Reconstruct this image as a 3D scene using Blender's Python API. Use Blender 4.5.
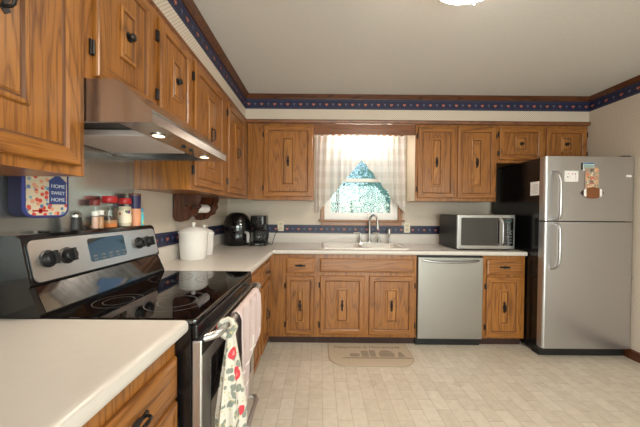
import bpy, bmesh, math, random
from mathutils import Vector, Matrix
PI = math.pi
random.seed(7)
for o in list(bpy.data.objects):
    bpy.data.objects.remove(o)
SC = bpy.context.scene
COL = SC.collection

# ------------------------------------------------------------------ camera
CAM_F, CAM_LOC = 272.66, Vector((1.0761, -3.1672, 1.271))
YAW, PITCH, ROLL, VS = 0.0002, 0.0133, 0.0089, 1.79
cd = bpy.data.cameras.new('camera')
cam = bpy.data.objects.new('camera', cd); COL.objects.link(cam)
fw = Vector((math.sin(YAW)*math.cos(PITCH), math.cos(YAW)*math.cos(PITCH), -math.sin(PITCH)))
ri = Vector((math.cos(YAW), -math.sin(YAW), 0)); up = ri.cross(fw)
R2 = ri*math.cos(ROLL) + up*math.sin(ROLL); U2 = up*math.cos(ROLL) - ri*math.sin(ROLL)
M = Matrix((R2, U2, -fw)).transposed().to_4x4(); M.translation = CAM_LOC
cam.matrix_world = M
cd.sensor_width = 36; cd.lens = CAM_F/640*36; cd.shift_y = VS/640; cd.clip_start = .02
SC.camera = cam
# ------------------------------------------------------------------ world, daylight, exposure
SC.view_settings.view_transform = 'Standard'; SC.view_settings.look = 'None'
SC.view_settings.gamma = 1; SC.view_settings.use_curve_mapping = False
SC.view_settings.exposure = 0.22
w = bpy.data.worlds.new('world'); SC.world = w; w.use_nodes = True
wn = w.node_tree; bg = wn.nodes['Background']
sky = wn.nodes.new('ShaderNodeTexSky'); sky.sky_type = 'NISHITA'; sky.sun_disc = False
sky.sun_elevation = math.radians(48); sky.sun_rotation = math.radians(150)
wn.links.new(sky.outputs[0], bg.inputs[0]); bg.inputs[1].default_value = 0.22
def light(name, kind, loc, energy, color, rot=(0, 0, 0), **kw):
    l = bpy.data.lights.new(name, kind); l.energy = energy; l.color = color
    for k, v in kw.items(): setattr(l, k, v)
    o = bpy.data.objects.new(name, l); o.location = loc; o.rotation_euler = rot; COL.objects.link(o)
    return o
light('sun', 'SUN', (0, -10, 12), 1.3, (1, .95, .86), (math.radians(42), 0, math.radians(-35)), angle=.02)
# added fill lights outside an unseen, assumed patio door and side window
light('added_rear_fill', 'AREA', (2.05, -5.34, 1.12), 112, (1.0, .985, .965), (PI/2, 0, 0), shape='RECTANGLE', size=2.2, size_y=2.0)
light('added_side_fill', 'AREA', (3.832+.17, -3.95, 1.50), 26, (1.0, .985, .965), (0, PI/2, 0), shape='RECTANGLE', size=1.15, size_y=1.15)

# ------------------------------------------------------------------ materials
def lin(c):
    return tuple(((v/255)/12.92 if v <= 10 else ((v/255+.055)/1.055)**2.4) for v in c) + (1,)
class NT:
    def __init__(s, name):
        s.m = bpy.data.materials.new(name); s.m.use_nodes = True; s.t = s.m.node_tree
        s.p = s.t.nodes['Principled BSDF']; s.out = s.t.nodes['Material Output']
    def n(s, typ, **kw):
        nd = s.t.nodes.new('ShaderNode'+typ)
        for k, v in kw.items():
            if k[0] == '_': nd.inputs[int(k[1:])].default_value = v
            else: setattr(nd, k, v)
        return nd
    def l(s, a, b): s.t.links.new(a, b)
    def math(s, op, a, b=None):
        nd = s.n('Math', operation=op)
        for i, v in enumerate((a, b)):
            if v is None: continue
            if isinstance(v, (int, float)): nd.inputs[i].default_value = v
            else: s.l(v, nd.inputs[i])
        return nd.outputs[0]
    def mix(s, f, a, b):
        nd = s.n('Mix', data_type='RGBA')
        for i, v in ((0, f), (6, a), (7, b)):
            if isinstance(v, (int, float, tuple)): nd.inputs[i].default_value = v
            else: s.l(v, nd.inputs[i])
        return nd.outputs[2]
    def ramp(s, f, stops):
        nd = s.n('ValToRGB'); e = nd.color_ramp.elements
        while len(e) < len(stops): e.new(.5)
        for k, (p, c) in zip(e, stops): k.position = p; k.color = c
        s.l(f, nd.inputs[0]); return nd.outputs[0]
    def bump(s, h, strength=.2, dist=.002):
        b = s.n('Bump'); b.inputs['Strength'].default_value = strength; b.inputs['Distance'].default_value = dist
        s.l(h, b.inputs['Height']); s.l(b.outputs[0], s.p.inputs['Normal'])
    def set(s, **kw):
        for k, v in kw.items(): s.p.inputs[k.replace('_', ' ')].default_value = v
def plain(name, rgb, rough=.5, metal=0, **kw):
    t = NT(name); t.set(Base_Color=lin(rgb), Roughness=rough, Metallic=metal, **kw)
    nz = t.n('TexNoise'); nz.inputs['Scale'].default_value = 35
    tc = t.n('TexCoord'); t.l(tc.outputs['Object'], nz.inputs['Vector'])
    c = lin(rgb); d = tuple(v*.93 for v in c[:3]) + (1,)
    t.l(t.mix(nz.outputs[0], c, d), t.p.inputs['Base Color'])
    return t.m
def oak(name, axis, light_c, dark_c, rough=.36, k=1.0):
    t = NT(name); tc = t.n('TexCoord'); oi = t.n('ObjectInfo')
    off = t.n('VectorMath', operation='SCALE'); t.l(oi.outputs['Random'], off.inputs['Scale']); off.inputs[0].default_value = (17.3, 9.1, 23.7)
    add = t.n('VectorMath', operation='ADD'); t.l(tc.outputs['Object'], add.inputs[0]); t.l(off.outputs[0], add.inputs[1])
    sc = [1, 1, 1]; sc[axis] = .11
    mp = t.n('Mapping'); mp.inputs['Scale'].default_value = sc; t.l(add.outputs[0], mp.inputs[0])
    n1 = t.n('TexNoise'); n1.inputs['Scale'].default_value = 5.5*k; n1.inputs['Detail'].default_value = 2; n1.inputs['Distortion'].default_value = .5
    t.l(mp.outputs[0], n1.inputs['Vector'])
    rings = t.math('FRACT', t.math('MULTIPLY', n1.outputs[0], 14.0))
    n2 = t.n('TexNoise'); n2.inputs['Scale'].default_value = 170; n2.inputs['Detail'].default_value = 3
    sc2 = [1, 1, 1]; sc2[axis] = .035
    mp2 = t.n('Mapping'); mp2.inputs['Scale'].default_value = sc2; t.l(add.outputs[0], mp2.inputs[0]); t.l(mp2.outputs[0], n2.inputs['Vector'])
    mid = tuple(a*.6+b*.4 for a, b in zip(light_c, dark_c))
    c1 = t.ramp(rings, [(0, lin(mid)), (.25, lin(light_c)), (.7, lin(light_c)), (.93, lin(dark_c)), (1, lin(mid))])
    pores = t.ramp(n2.outputs[0], [(.34, (.52, .46, .40, 1)), (.50, (1, 1, 1, 1))])
    mul = t.n('Mix', data_type='RGBA', blend_type='MULTIPLY'); mul.inputs[0].default_value = .8
    t.l(c1, mul.inputs[6]); t.l(pores, mul.inputs[7])
    tone = t.n('HueSaturation'); t.l(mul.outputs[2], tone.inputs['Color'])
    t.l(t.math('ADD', t.math('MULTIPLY', oi.outputs['Random'], .16), .92), tone.inputs['Value'])
    t.l(tone.outputs[0], t.p.inputs['Base Color'])
    t.set(Roughness=rough); t.p.inputs['Coat Weight'].default_value = .25; t.p.inputs['Coat Roughness'].default_value = .25
    t.bump(n2.outputs[0], .12, .001)
    return t.m
def steel(name, axis, rgb=(172, 170, 168), rough=.3):
    t = NT(name); tc = t.n('TexCoord'); sc = [260, 260, 260]; sc[axis] = 3
    mp = t.n('Mapping'); mp.inputs['Scale'].default_value = sc; t.l(tc.outputs['Object'], mp.inputs[0])
    nz = t.n('TexNoise'); nz.inputs['Scale'].default_value = 1; nz.inputs['Detail'].default_value = 2; t.l(mp.outputs[0], nz.inputs['Vector'])
    t.set(Base_Color=lin(rgb), Metallic=.95)
    t.l(t.math('ADD', t.math('MULTIPLY', nz.outputs[0], .10), rough-.05), t.p.inputs['Roughness'])
    t.bump(nz.outputs[0], .015, .0004)
    return t.m
def emis(name, rgb, strength):
    t = NT(name); t.set(Base_Color=lin(rgb), Roughness=.4); t.p.inputs['Emission Color'].default_value = lin(rgb); t.p.inputs['Emission Strength'].default_value = strength
    return t.m
def wallpaper(name):
    t = NT(name); tc = t.n('TexCoord'); sx = t.n('SeparateXYZ'); t.l(tc.outputs['Object'], sx.inputs[0])
    a = t.math('ADD', sx.outputs[0], sx.outputs[1]); K = PI/.021
    u = t.math('SINE', t.math('MULTIPLY', t.math('ADD', a, sx.outputs[2]), K)); v = t.math('SINE', t.math('MULTIPLY', t.math('SUBTRACT', a, sx.outputs[2]), K))
    g = t.math('MAXIMUM', t.math('ABSOLUTE', u), t.math('ABSOLUTE', v))
    f = t.ramp(g, [(.80, (0, 0, 0, 1)), (.97, (1, 1, 1, 1))])
    nz = t.n('TexNoise'); nz.inputs['Scale'].default_value = 300; t.l(tc.outputs['Object'], nz.inputs['Vector'])
    t.l(t.mix(f, lin((216, 203, 187)), lin((180, 165, 148))), t.p.inputs['Base Color'])
    t.set(Roughness=.55); t.bump(nz.outputs[0], .08, .001)
    return t.m
def vinyl_floor():
    t = NT('vinyl_floor'); tc = t.n('TexCoord')
    mp = t.n('Mapping'); mp.inputs['Rotation'].default_value = (0, 0, PI/2); t.l(tc.outputs['Object'], mp.inputs[0])
    b = t.n('TexBrick'); t.l(mp.outputs[0], b.inputs['Vector'])
    b.inputs['Scale'].default_value = 1; b.inputs['Brick Width'].default_value = .19; b.inputs['Row Height'].default_value = .092
    b.inputs['Mortar Size'].default_value = .0026; b.inputs['Mortar Smooth'].default_value = .5; b.inputs['Bias'].default_value = 0
    b.inputs['Color1'].default_value = lin((216, 205, 188)); b.inputs['Color2'].default_value = lin((205, 193, 175)); b.inputs['Mortar'].default_value = lin((184, 170, 150))
    nz = t.n('TexNoise'); nz.inputs['Scale'].default_value = 22; nz.inputs['Detail'].default_value = 5; t.l(tc.outputs['Object'], nz.inputs['Vector'])
    # little printed flower medallions
    sx = t.n('SeparateXYZ'); t.l(tc.outputs['Object'], sx.inputs[0])
    def cell(o, p, k):
        return t.math('SUBTRACT', t.math('FRACT', t.math('ADD', t.math('DIVIDE', o, p), k)), .5)
    fx = t.math('MULTIPLY', cell(sx.outputs[0], .63, .15), .63); fy = t.math('MULTIPLY', cell(sx.outputs[1], .645, .3), .645)
    r = t.math('SQRT', t.math('ADD', t.math('MULTIPLY', fx, fx), t.math('MULTIPLY', fy, fy)))
    an = t.math('ARCTAN2', fy, fx)
    pet = t.math('MULTIPLY', t.math('ADD', t.math('COSINE', t.math('MULTIPLY', an, 8)), 1.6), .017)
    fl = t.math('MULTIPLY', t.math('LESS_THAN', r, pet), t.math('GREATER_THAN', r, .009))
    c = t.mix(t.math('MULTIPLY', fl, .55), b.outputs['Color'], lin((176, 162, 142)))
    mul = t.n('Mix', data_type='RGBA', blend_type='MULTIPLY'); mul.inputs[0].default_value = 1
    t.l(c, mul.inputs[6]); t.l(t.ramp(nz.outputs[0], [(.3, (.88, .87, .85, 1)), (.65, (1, 1, 1, 1))]), mul.inputs[7])
    t.l(mul.outputs[2], t.p.inputs['Base Color']); t.set(Roughness=.42)
    t.bump(b.outputs['Fac'], -.15, .001)
    return t.m
def ceiling_mat():
    t = NT('ceiling_plaster'); tc = t.n('TexCoord'); nz = t.n('TexNoise'); nz.inputs['Scale'].default_value = 70; nz.inputs['Detail'].default_value = 6
    t.l(tc.outputs['Object'], nz.inputs['Vector'])
    t.l(t.mix(nz.outputs[0], lin((212, 208, 202)), lin((202, 198, 192))), t.p.inputs['Base Color']); t.set(Roughness=.9); t.bump(nz.outputs[0], .35, .004)
    return t.m
def thin_glass(name, tint=(.92, .97, .96, 1), gloss=.08):
    t = NT(name); tr = t.n('BsdfTransparent'); tr.inputs[0].default_value = tint
    gl = t.n('BsdfGlossy'); gl.inputs['Roughness'].default_value = .03
    lw = t.n('LayerWeight'); lw.inputs[0].default_value = .5
    fr = t.math('ADD', t.math('MULTIPLY', t.math('POWER', lw.outputs['Facing'], 4.0), .5), .04)
    mx = t.n('MixShader'); t.l(fr, mx.inputs[0]); t.l(tr.outputs[0], mx.inputs[1]); t.l(gl.outputs[0], mx.inputs[2]); t.l(mx.outputs[0], t.out.inputs[0])
    return t.m
def curtain_mat():
    t = NT('sheer_curtain'); tc = t.n('TexCoord'); sx = t.n('SeparateXYZ'); t.l(tc.outputs['Object'], sx.inputs[0])
    bx = t.math('GREATER_THAN', t.math('SINE', t.math('MULTIPLY', sx.outputs[0], 2*PI/.10)), .1)
    bz = t.math('GREATER_THAN', t.math('SINE', t.math('MULTIPLY', sx.outputs[2], 2*PI/.13)), .0)
    pat = t.math('MULTIPLY', t.math('ADD', t.math('MULTIPLY', bx, .12), bz), .5)
    col = t.mix(pat, lin((242, 238, 232)), lin((226, 219, 209)))
    df = t.n('BsdfDiffuse'); tl = t.n('BsdfTranslucent'); tp = t.n('BsdfTransparent')
    t.l(col, df.inputs[0]); t.l(col, tl.inputs[0])
    m1 = t.n('MixShader', _0=.5); t.l(df.outputs[0], m1.inputs[1]); t.l(tl.outputs[0], m1.inputs[2])
    m2 = t.n('MixShader', _0=.05); t.l(m1.outputs[0], m2.inputs[1]); t.l(tp.outputs[0], m2.inputs[2]); t.l(m2.outputs[0], t.out.inputs[0])
    return t.m
def floral_mat():
    t = NT('floral_cloth'); tc = t.n('TexCoord')
    nz = t.n('TexNoise'); nz.inputs['Scale'].default_value = 14; t.l(tc.outputs['Object'], nz.inputs['Vector'])
    ad = t.n('VectorMath', operation='MULTIPLY_ADD'); t.l(nz.outputs['Color'], ad.inputs[0]); ad.inputs[1].default_value = (.035, .035, .035); t.l(tc.outputs['Object'], ad.inputs[2])
    def vor(scale, off):
        mp = t.n('Mapping'); mp.inputs['Location'].default_value = off; t.l(ad.outputs[0], mp.inputs[0])
        v = t.n('TexVoronoi'); v.inputs['Scale'].default_value = scale; t.l(mp.outputs[0], v.inputs['Vector']); return v
    v1 = vor(13, (.02, .03, .06)); v2 = vor(32, (.4, .2, .1)); v3 = vor(60, (.1, .7, .3))
    c = lin((206, 198, 184))
    c = t.mix(t.math('LESS_THAN', v2.outputs['Distance'], .40), c, lin((130, 134, 122)))
    c = t.mix(t.math('LESS_THAN', v3.outputs['Distance'], .22), c, lin((186, 172, 120)))
    c = t.mix(t.math('LESS_THAN', v1.outputs['Distance'], .25), c, lin((200, 64, 70)))
    c = t.mix(t.math('LESS_THAN', v1.outputs['Distance'], .10), c, lin((236, 130, 130)))
    t.l(c, t.p.inputs['Base Color']); t.set(Roughness=.9); return t.m
def check_towel_mat():
    t = NT('checked_towel_cloth'); tc = t.n('TexCoord'); sx = t.n('SeparateXYZ'); t.l(tc.outputs['Object'], sx.inputs[0])
    lz = t.math('GREATER_THAN', t.math('SINE', t.math('MULTIPLY', sx.outputs[2], 2*PI/.085)), .93)
    ly = t.math('GREATER_THAN', t.math('SINE', t.math('MULTIPLY', sx.outputs[1], 2*PI/.085)), .93)
    low = t.math('LESS_THAN', sx.outputs[2], -.17)
    f = t.math('MULTIPLY', t.math('MAXIMUM', lz, ly), low)
    nz = t.n('TexNoise'); nz.inputs['Scale'].default_value = 260; t.l(tc.outputs['Object'], nz.inputs['Vector'])
    c = t.mix(f, t.mix(nz.outputs[0], lin((186, 164, 160)), lin((204, 186, 182))), lin((226, 218, 212)))
    t.l(c, t.p.inputs['Base Color']); t.set(Roughness=.95); t.bump(nz.outputs[0], .4, .002); return t.m
def print_mat(name, base, cols, scale):
    """small mottled print: photographs, sleeves and labels"""
    t = NT(name); tc = t.n('TexCoord'); v = t.n('TexVoronoi'); v.inputs['Scale'].default_value = scale; t.l(tc.outputs['Object'], v.inputs['Vector'])
    sx = t.n('SeparateColor'); t.l(v.outputs['Color'], sx.inputs[0])
    stops = [(i/len(cols), lin(c)) for i, c in enumerate(cols)]
    nd = t.n('ValToRGB'); nd.color_ramp.interpolation = 'CONSTANT'; e = nd.color_ramp.elements
    while len(e) < len(stops): e.new(.5)
    for k, (p, c) in zip(e, stops): k.position = p; k.color = c
    t.l(sx.outputs[0], nd.inputs[0])
    t.l(t.mix(t.math('GREATER_THAN', v.outputs['Distance'], .45), nd.outputs[0], lin(base)), t.p.inputs['Base Color']); t.set(Roughness=.5); return t.m
def leaf_mat(name, a, b):
    t = NT(name); tc = t.n('TexCoord'); nz = t.n('TexNoise'); nz.inputs['Scale'].default_value = 1.3; t.l(tc.outputs['Object'], nz.inputs['Vector'])
    c = t.mix(t.ramp(nz.outputs[0], [(.35, (0, 0, 0, 1)), (.65, (1, 1, 1, 1))]), lin(a), lin(b))
    df = t.n('BsdfDiffuse'); tl = t.n('BsdfTranslucent'); t.l(c, df.inputs[0]); t.l(c, tl.inputs[0])
    m1 = t.n('MixShader', _0=.45); t.l(df.outputs[0], m1.inputs[1]); t.l(tl.outputs[0], m1.inputs[2]); t.l(m1.outputs[0], t.out.inputs[0]); return t.m

OL, OD = (153, 97, 40), (117, 70, 26)
M_OAKV = oak('oak_vertical', 2, OL, OD); M_OAKH = oak('oak_horizontal', 0, OL, OD)
M_OAKY = oak('oak_along_wall', 1, (150, 88, 42), (106, 58, 26)); M_OAKX = oak('oak_board', 0, (128, 76, 40), (96, 54, 26))
M_OAKP = oak('oak_panel', 2, (162, 106, 46), (126, 77, 31))
M_GROOVE = plain('dark_groove', (104, 62, 28), .45)  # darker brown for the groove faces of doors and drawers
M_DARKW = oak('dark_wood_trim', 0, (92, 52, 28), (58, 30, 16)); M_BRACK = oak('dark_stained_pine', 2, (84, 44, 24), (40, 20, 12), .25)
M_KICK = plain('dark_toe_kick', (54, 28, 18), .6)
M_CREAM = plain('cream_side', (226, 212, 186), .5)
M_WALL = wallpaper('dotted_wallpaper'); M_CEIL = ceiling_mat(); M_FLOOR = vinyl_floor()
M_NAVY = plain('border_navy', (32, 35, 62), .45); M_BLINE = plain('border_line', (60, 64, 94), .45)
M_HEART = plain('border_heart', (178, 102, 80), .5); M_TULIP = plain('border_tulip', (94, 96, 124), .5)
M_LAM = plain('white_laminate', (208, 200, 191), .3); M_SINK = plain('white_enamel', (230, 222, 212), .15)
M_WHITE = plain('white_vinyl', (232, 228, 222), .4); M_CERAM = plain('white_ceramic', (232, 228, 222), .22)
M_STV = steel('brushed_steel_vertical', 2, (194, 193, 194), .34); M_STD = steel('dishwasher_steel', 2, (172, 169, 164), .36); M_STH = steel('brushed_steel_across', 0); M_STY = steel('brushed_steel_along', 1, (206, 204, 202), .3)
M_PANEL = plain('steel_wall_sheet', (196, 198, 196), .24, .9)
M_HOOD = steel('hood_steel', 1, (196, 193, 190), .21); M_CHROME = plain('chrome', (225, 225, 225), .12, 1); M_NICKEL = plain('satin_nickel', (190, 188, 184), .3, 1)
M_BLACK = plain('black_enamel', (14, 14, 15), .18); M_BLACKM = plain('black_plastic', (20, 20, 21), .42); M_IRON = plain('black_iron', (52, 48, 46), .38, .7)
M_BGLASS = plain('black_glass', (6, 6, 8), .04, IOR=1.9); M_SPLASH = plain('mirror_black_glass', (6, 6, 9), 0.05, IOR=2.1); M_GREYRING = plain('burner_print', (92, 92, 94), .25)
M_DGREY = plain('dark_grey_metal', (48, 46, 45), .4, .5); M_FILTER = plain('filter_mesh', (214, 202, 196), .5, .2)
M_GLASS = thin_glass('window_glass'); M_JAR = thin_glass('jar_glass', (.95, .96, .95, 1))
M_DOME = emis('lamp_glass', (255, 243, 228), 50.0); M_BULB = emis('hood_bulb', (255, 226, 176), 6.0)
M_TUBE = emis('fluorescent_tube', (255, 251, 246), 78.0)
M_CURT = curtain_mat(); M_FLORAL = floral_mat(); M_TOWEL = check_towel_mat()
M_PAPER = plain('white_paper', (236, 232, 228), .7); M_RED = plain('red_plastic', (186, 34, 38), .35); M_DRED = plain('dark_red_plastic', (120, 44, 40), .4)
M_MAT = plain('mat_beige', (196, 178, 154), .8); M_MATP = plain('mat_print_grey', (158, 142, 124), .85); M_MATE = plain('mat_edge', (176, 157, 132), .8)
M_TEXT = plain('mat_lettering', (130, 114, 98), .85)
M_TRUNK = plain('bark', (96, 78, 60), .9); M_GRASS = plain('lawn_green', (120, 160, 96), .95)
M_LEAF = [leaf_mat('leaf_pale', (140, 186, 160), (170, 205, 186)), leaf_mat('leaf_mid', (120, 176, 160), (150, 198, 186)), leaf_mat('leaf_blue_green', (130, 188, 178), (170, 210, 204))]

# ------------------------------------------------------------------ mesh helpers
class G:
    def __init__(s): s.b = bmesh.new(); s.mi = 0
    def _tag(s, n0):
        s.b.faces.ensure_lookup_table()
        for f in s.b.faces[n0:]: f.material_index = s.mi
    def box(s, x0, x1, y0, y1, z0, z1, bev=0, seg=2):
        t = bmesh.new(); bmesh.ops.create_cube(t, size=1)
        for v in t.verts: v.co = Vector(((x0+x1)/2+v.co.x*(x1-x0), (y0+y1)/2+v.co.y*(y1-y0), (z0+z1)/2+v.co.z*(z1-z0)))
        if bev: bmesh.ops.bevel(t, geom=list(t.edges), offset=min(bev, .49*min(abs(x1-x0), abs(y1-y0), abs(z1-z0))), segments=seg, affect='EDGES', profile=.5)
        s._add(t); return s
    def _add(s, t):
        n0 = len(s.b.faces); vm = [s.b.verts.new(v.co) for v in t.verts]; t.verts.index_update()
        for f in t.faces:
            try:
                nf = s.b.faces.new([vm[v.index] for v in f.verts]); nf.material_index = s.mi; nf.smooth = f.smooth
            except ValueError: pass
        t.free()
    def quad(s, *p):
        f = s.b.faces.new([s.b.verts.new(q) for q in p]); f.material_index = s.mi; return s
    def loops(s, rings, cap0=True, cap1=True, closed=True):
        vs = [[s.b.verts.new(p) for p in r] for r in rings]; n = len(vs[0])
        for a, b in zip(vs, vs[1:]):
            for i in range(n if closed else n-1):
                j = (i+1) % n
                f = s.b.faces.new((a[i], a[j], b[j], b[i])); f.material_index = s.mi
        if cap0: f = s.b.faces.new(vs[0][::-1]); f.material_index = s.mi
        if cap1: f = s.b.faces.new(vs[-1]); f.material_index = s.mi
        return s
    def tube(s, path, r, n=10, sx=1.0, caps=True):
        P = [Vector(p) for p in path]; rr = r if isinstance(r, (list, tuple)) else [r]*len(P)
        rings = []; prev = None
        for i, p in enumerate(P):
            d = ((P[min(i+1, len(P)-1)]-P[max(i-1, 0)])).normalized()
            if prev is None:
                a = Vector((0, 0, 1)) if abs(d.z) < .9 else Vector((1, 0, 0)); u = d.cross(a).normalized()
            else: u = (prev - d*prev.dot(d)).normalized()
            prev = u; v = d.cross(u)
            rings.append([p+u*math.cos(2*PI*k/n)*rr[i]*sx+v*math.sin(2*PI*k/n)*rr[i] for k in range(n)])
        return s.loops(rings, caps, caps)
    def lathe(s, prof, c=(0, 0, 0), n=24, axis='z', sx=1, sy=1, cap0=True, cap1=True):
        c = Vector(c); rings = []
        for r, z in prof:
            ring = []
            for k in range(n):
                a = 2*PI*k/n; q = (r*math.cos(a)*sx, r*math.sin(a)*sy, z)
                if axis == 'y': q = (q[0], -q[2], q[1])
                if axis == 'x': q = (q[2], q[0], q[1])
                ring.append(c+Vector(q))
            rings.append(ring)
        return s.loops(rings, cap0, cap1)
    def prism(s, poly, axis, a0, a1):
        def P(p, a): return {'x': (a, p[0], p[1]), 'y': (p[0], a, p[1]), 'z': (p[0], p[1], a)}[axis]
        return s.loops([[P(p, a0) for p in poly], [P(p, a1) for p in poly]])
    def rrect(s, x0, x1, z0, z1, y0, y1, r, n=5):
        return s.prism(rr_poly(x0, x1, z0, z1, r, n), 'y', y0, y1)
    def sweep(s, prof, path):
        """closed (out, z) profile along a level path; out is to the right of travel, corners mitred"""
        P = [Vector((p[0], p[1])) for p in path]; rings = []
        for i, p in enumerate(P):
            ds = []
            if i > 0: ds.append((P[i]-P[i-1]).normalized())
            if i < len(P)-1: ds.append((P[i+1]-P[i]).normalized())
            ns = [Vector((d.y, -d.x)) for d in ds]
            m = sum(ns, Vector((0, 0))).normalized(); m = m/m.dot(ns[0])
            rings.append([(p.x+m.x*o, p.y+m.y*o, z) for o, z in prof])
        return s.loops(rings)
    def build(s, name, mats, parent=None, world=True, smooth=None, mod=None):
        if s.b.faces: bmesh.ops.recalc_face_normals(s.b, faces=list(s.b.faces))
        me = bpy.data.meshes.new(name); s.b.to_mesh(me); s.b.free()
        for m in (mats if isinstance(mats, (list, tuple)) else [mats]): me.materials.append(m)
        o = bpy.data.objects.new(name, me); COL.objects.link(o)
        if parent:
            o.parent = parent
            if world:
                off = -world_loc(parent)
                me.transform(Matrix.Translation(off))
        if smooth:
            for p in me.polygons: p.use_smooth = True
            me.set_sharp_from_angle(angle=math.radians(smooth))
        return o
def world_loc(o):
    v = Vector((0, 0, 0))
    while o: v = v + o.location; o = o.parent
    return v
def rr_poly(x0, x1, z0, z1, r, n=5):
    out = []
    for cx, cz, a in ((x1-r, z1-r, 0), (x0+r, z1-r, PI/2), (x0+r, z0+r, PI), (x1-r, z0+r, 1.5*PI)):
        out += [(cx+r*math.cos(a+PI/2*k/n), cz+r*math.sin(a+PI/2*k/n)) for k in range(n+1)]
    return out
def tag(o, label=None, cat=None, group=None, kind=None):
    if label: o['label'] = label
    if cat: o['category'] = cat
    if group: o['group'] = group
    if kind: o['kind'] = kind
    return o
def thing(name, label, cat, loc=(0, 0, 0), rot=0, group=None):
    o = bpy.data.objects.new(name, None); o.empty_display_size = .1; COL.objects.link(o)
    o.location = loc; o.rotation_euler = (0, 0, rot); return tag(o, label, cat, group)
def recenter(o):
    """put a top-level mesh's origin at its base"""
    me = o.data; c = Vector((0, 0, 0)); n = len(me.vertices)
    for v in me.vertices: c += v.co
    c /= n; c.z = min(v.co.z for v in me.vertices)
    me.transform(Matrix.Translation(-c)); o.location = o.location + c; return o
def struct(name, g, mats, label=None, **kw):
    o = g.build(name, mats, **kw); o['kind'] = 'structure'
    if label: o['label'] = label
    return o
def text_mesh(body, size, mat, name, parent, mtx, depth=.0006, shear=0):
    """lettering as a thin solid mesh; mtx places text x/y plane in the parent's frame"""
    cu = bpy.data.curves.new('lettering', 'FONT'); cu.body = body; cu.size = size; cu.extrude = depth; cu.align_x = 'CENTER'; cu.align_y = 'CENTER'; cu.shear = shear
    tmp = bpy.data.objects.new('lettering_source', cu); COL.objects.link(tmp)
    dg = bpy.context.evaluated_depsgraph_get(); me = bpy.data.meshes.new_from_object(tmp.evaluated_get(dg))
    bpy.data.objects.remove(tmp); bpy.data.curves.remove(cu)
    me.materials.clear(); me.materials.append(mat); me.transform(mtx)
    o = bpy.data.objects.new(name, me); COL.objects.link(o); o.parent = parent; return o

# ------------------------------------------------------------------ the room
W, H, YR = 3.832, 2.46, -5.2
SL, SB, ZS = .302, .353, 2.185           # soffit faces left / back, soffit underside
struct('floor', G().box(-.12, W+.12, YR-.1, .12, -.12, 0), M_FLOOR)
struct('ceiling', G().box(-.12, W+.12, YR-.1, .12, H, H+.12), M_CEIL)
struct('wall_left', G().box(-.12, 0, YR-.1, .12, 0, H), M_WALL)
g = G(); QY0, QY1, QZ0, QZ1 = -4.55, -3.35, .90, 2.10
for b in ((YR-.1, QY0, 0, H), (QY1, .12, 0, H), (QY0, QY1, 0, QZ0), (QY0, QY1, QZ1, H)): g.box(W, W+.12, b[0], b[1], b[2], b[3])
struct('wall_right', g, M_WALL)
d = thing('added_side_window', None, None, (W+.06, (QY0+QY1)/2, QZ0)); d['kind'] = 'structure'  # side window added behind the camera as an opening for fill light
g = G()
for b in ((QY0, QY0+.05, QZ0, QZ1), (QY1-.05, QY1, QZ0, QZ1), (QY0+.05, QY1-.05, QZ0, QZ0+.05), (QY0+.05, QY1-.05, QZ1-.05, QZ1), (QY0+.05, QY1-.05, 1.48, 1.52)): g.box(W+.04, W+.10, b[0], b[1], b[2], b[3])
g.build('window_frame', M_WHITE, d)
G().box(W+.068, W+.072, QY0+.05, QY1-.05, QZ0+.05, QZ1-.05).build('pane', M_GLASS, d)
g = G(); WX0, WX1, WZ0, WZ1 = 1.125, 1.985, 1.18, 2.10
for b in ((0, WX0, 0, H), (WX1, W, 0, H), (WX0, WX1, 0, WZ0), (WX0, WX1, WZ1, H)): g.box(b[0], b[1], 0, .12, b[2], b[3])
struct('wall_back', g, M_WALL)
g = G()
for b in ((0, .88, 0, H), (3.22, W, 0, H), (.88, 3.22, 2.14, H)): g.box(b[0], b[1], YR-.1, YR, b[2], b[3])
struct('wall_rear', g, M_WALL)
d = thing('added_patio_door', None, None, (2.05, YR-.05, 0)); d['kind'] = 'structure'  # unseen patio door, assumed so the rear fill light can enter
g = G()
for b in ((.88, .94), (2.02, 2.08), (3.16, 3.22)): g.box(b[0], b[1], YR-.08, YR-.02, 0, 2.14)
g.box(.94, 3.16, YR-.08, YR-.02, 2.08, 2.14); g.box(.94, 3.16, YR-.08, YR-.02, 0, .06); g.build('added_door_frame', M_WHITE, d)
G().box(.94, 3.16, YR-.052, YR-.048, .06, 2.08).build('pane', M_GLASS, d)
# soffit over the wall cabinets
g = G(); g.box(0, SL, YR, 0, ZS, H); g.box(SL, W, -SB, 0, ZS, H); struct('wall_soffit', g, M_WALL)
roomrun = [(SL, YR), (SL, -SB), (W, -SB), (W, YR)]
crown = [(0, H), (0, H-.038), (.010, H-.038), (.013, H-.031), (.020, H-.027), (.028, H-.016), (.037, H-.011), (.040, H-.004), (.046, H)]
struct('trim_1', G().sweep(crown, roomrun), M_DARKW, 'dark wood crown moulding around the ceiling', smooth=40)
struct('trim_2', G().sweep([(0, ZS-.006), (.012, ZS-.006), (.020, ZS+.006), (.020, ZS+.020), (.010, ZS+.030), (0, ZS+.030)], [(SL, YR), (SL, -SB), (W, -SB)]), M_OAKX, 'brown wood moulding strip between the wall cabinets and the soffit', smooth=40)
struct('baseboard_right', G().sweep([(0, 0), (.014, 0), (.014, .075), (.008, .085), (0, .085)], [(W, -.02), (W, YR)]), M_DARKW)
struct('baseboard_left', G().sweep([(0, 0), (.014, 0), (.014, .075), (.008, .085), (0, .085)], [(0, YR), (0, -3.2)]), M_DARKW)
def heart(s):
    pts = []
    for k in range(20):
        a = 2*PI*k/20; pts.append((s*.062*16*math.sin(a)**3, s*.062*(13*math.cos(a)-5*math.cos(2*a)-2*math.cos(3*a)-math.cos(4*a))))
    return pts
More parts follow.
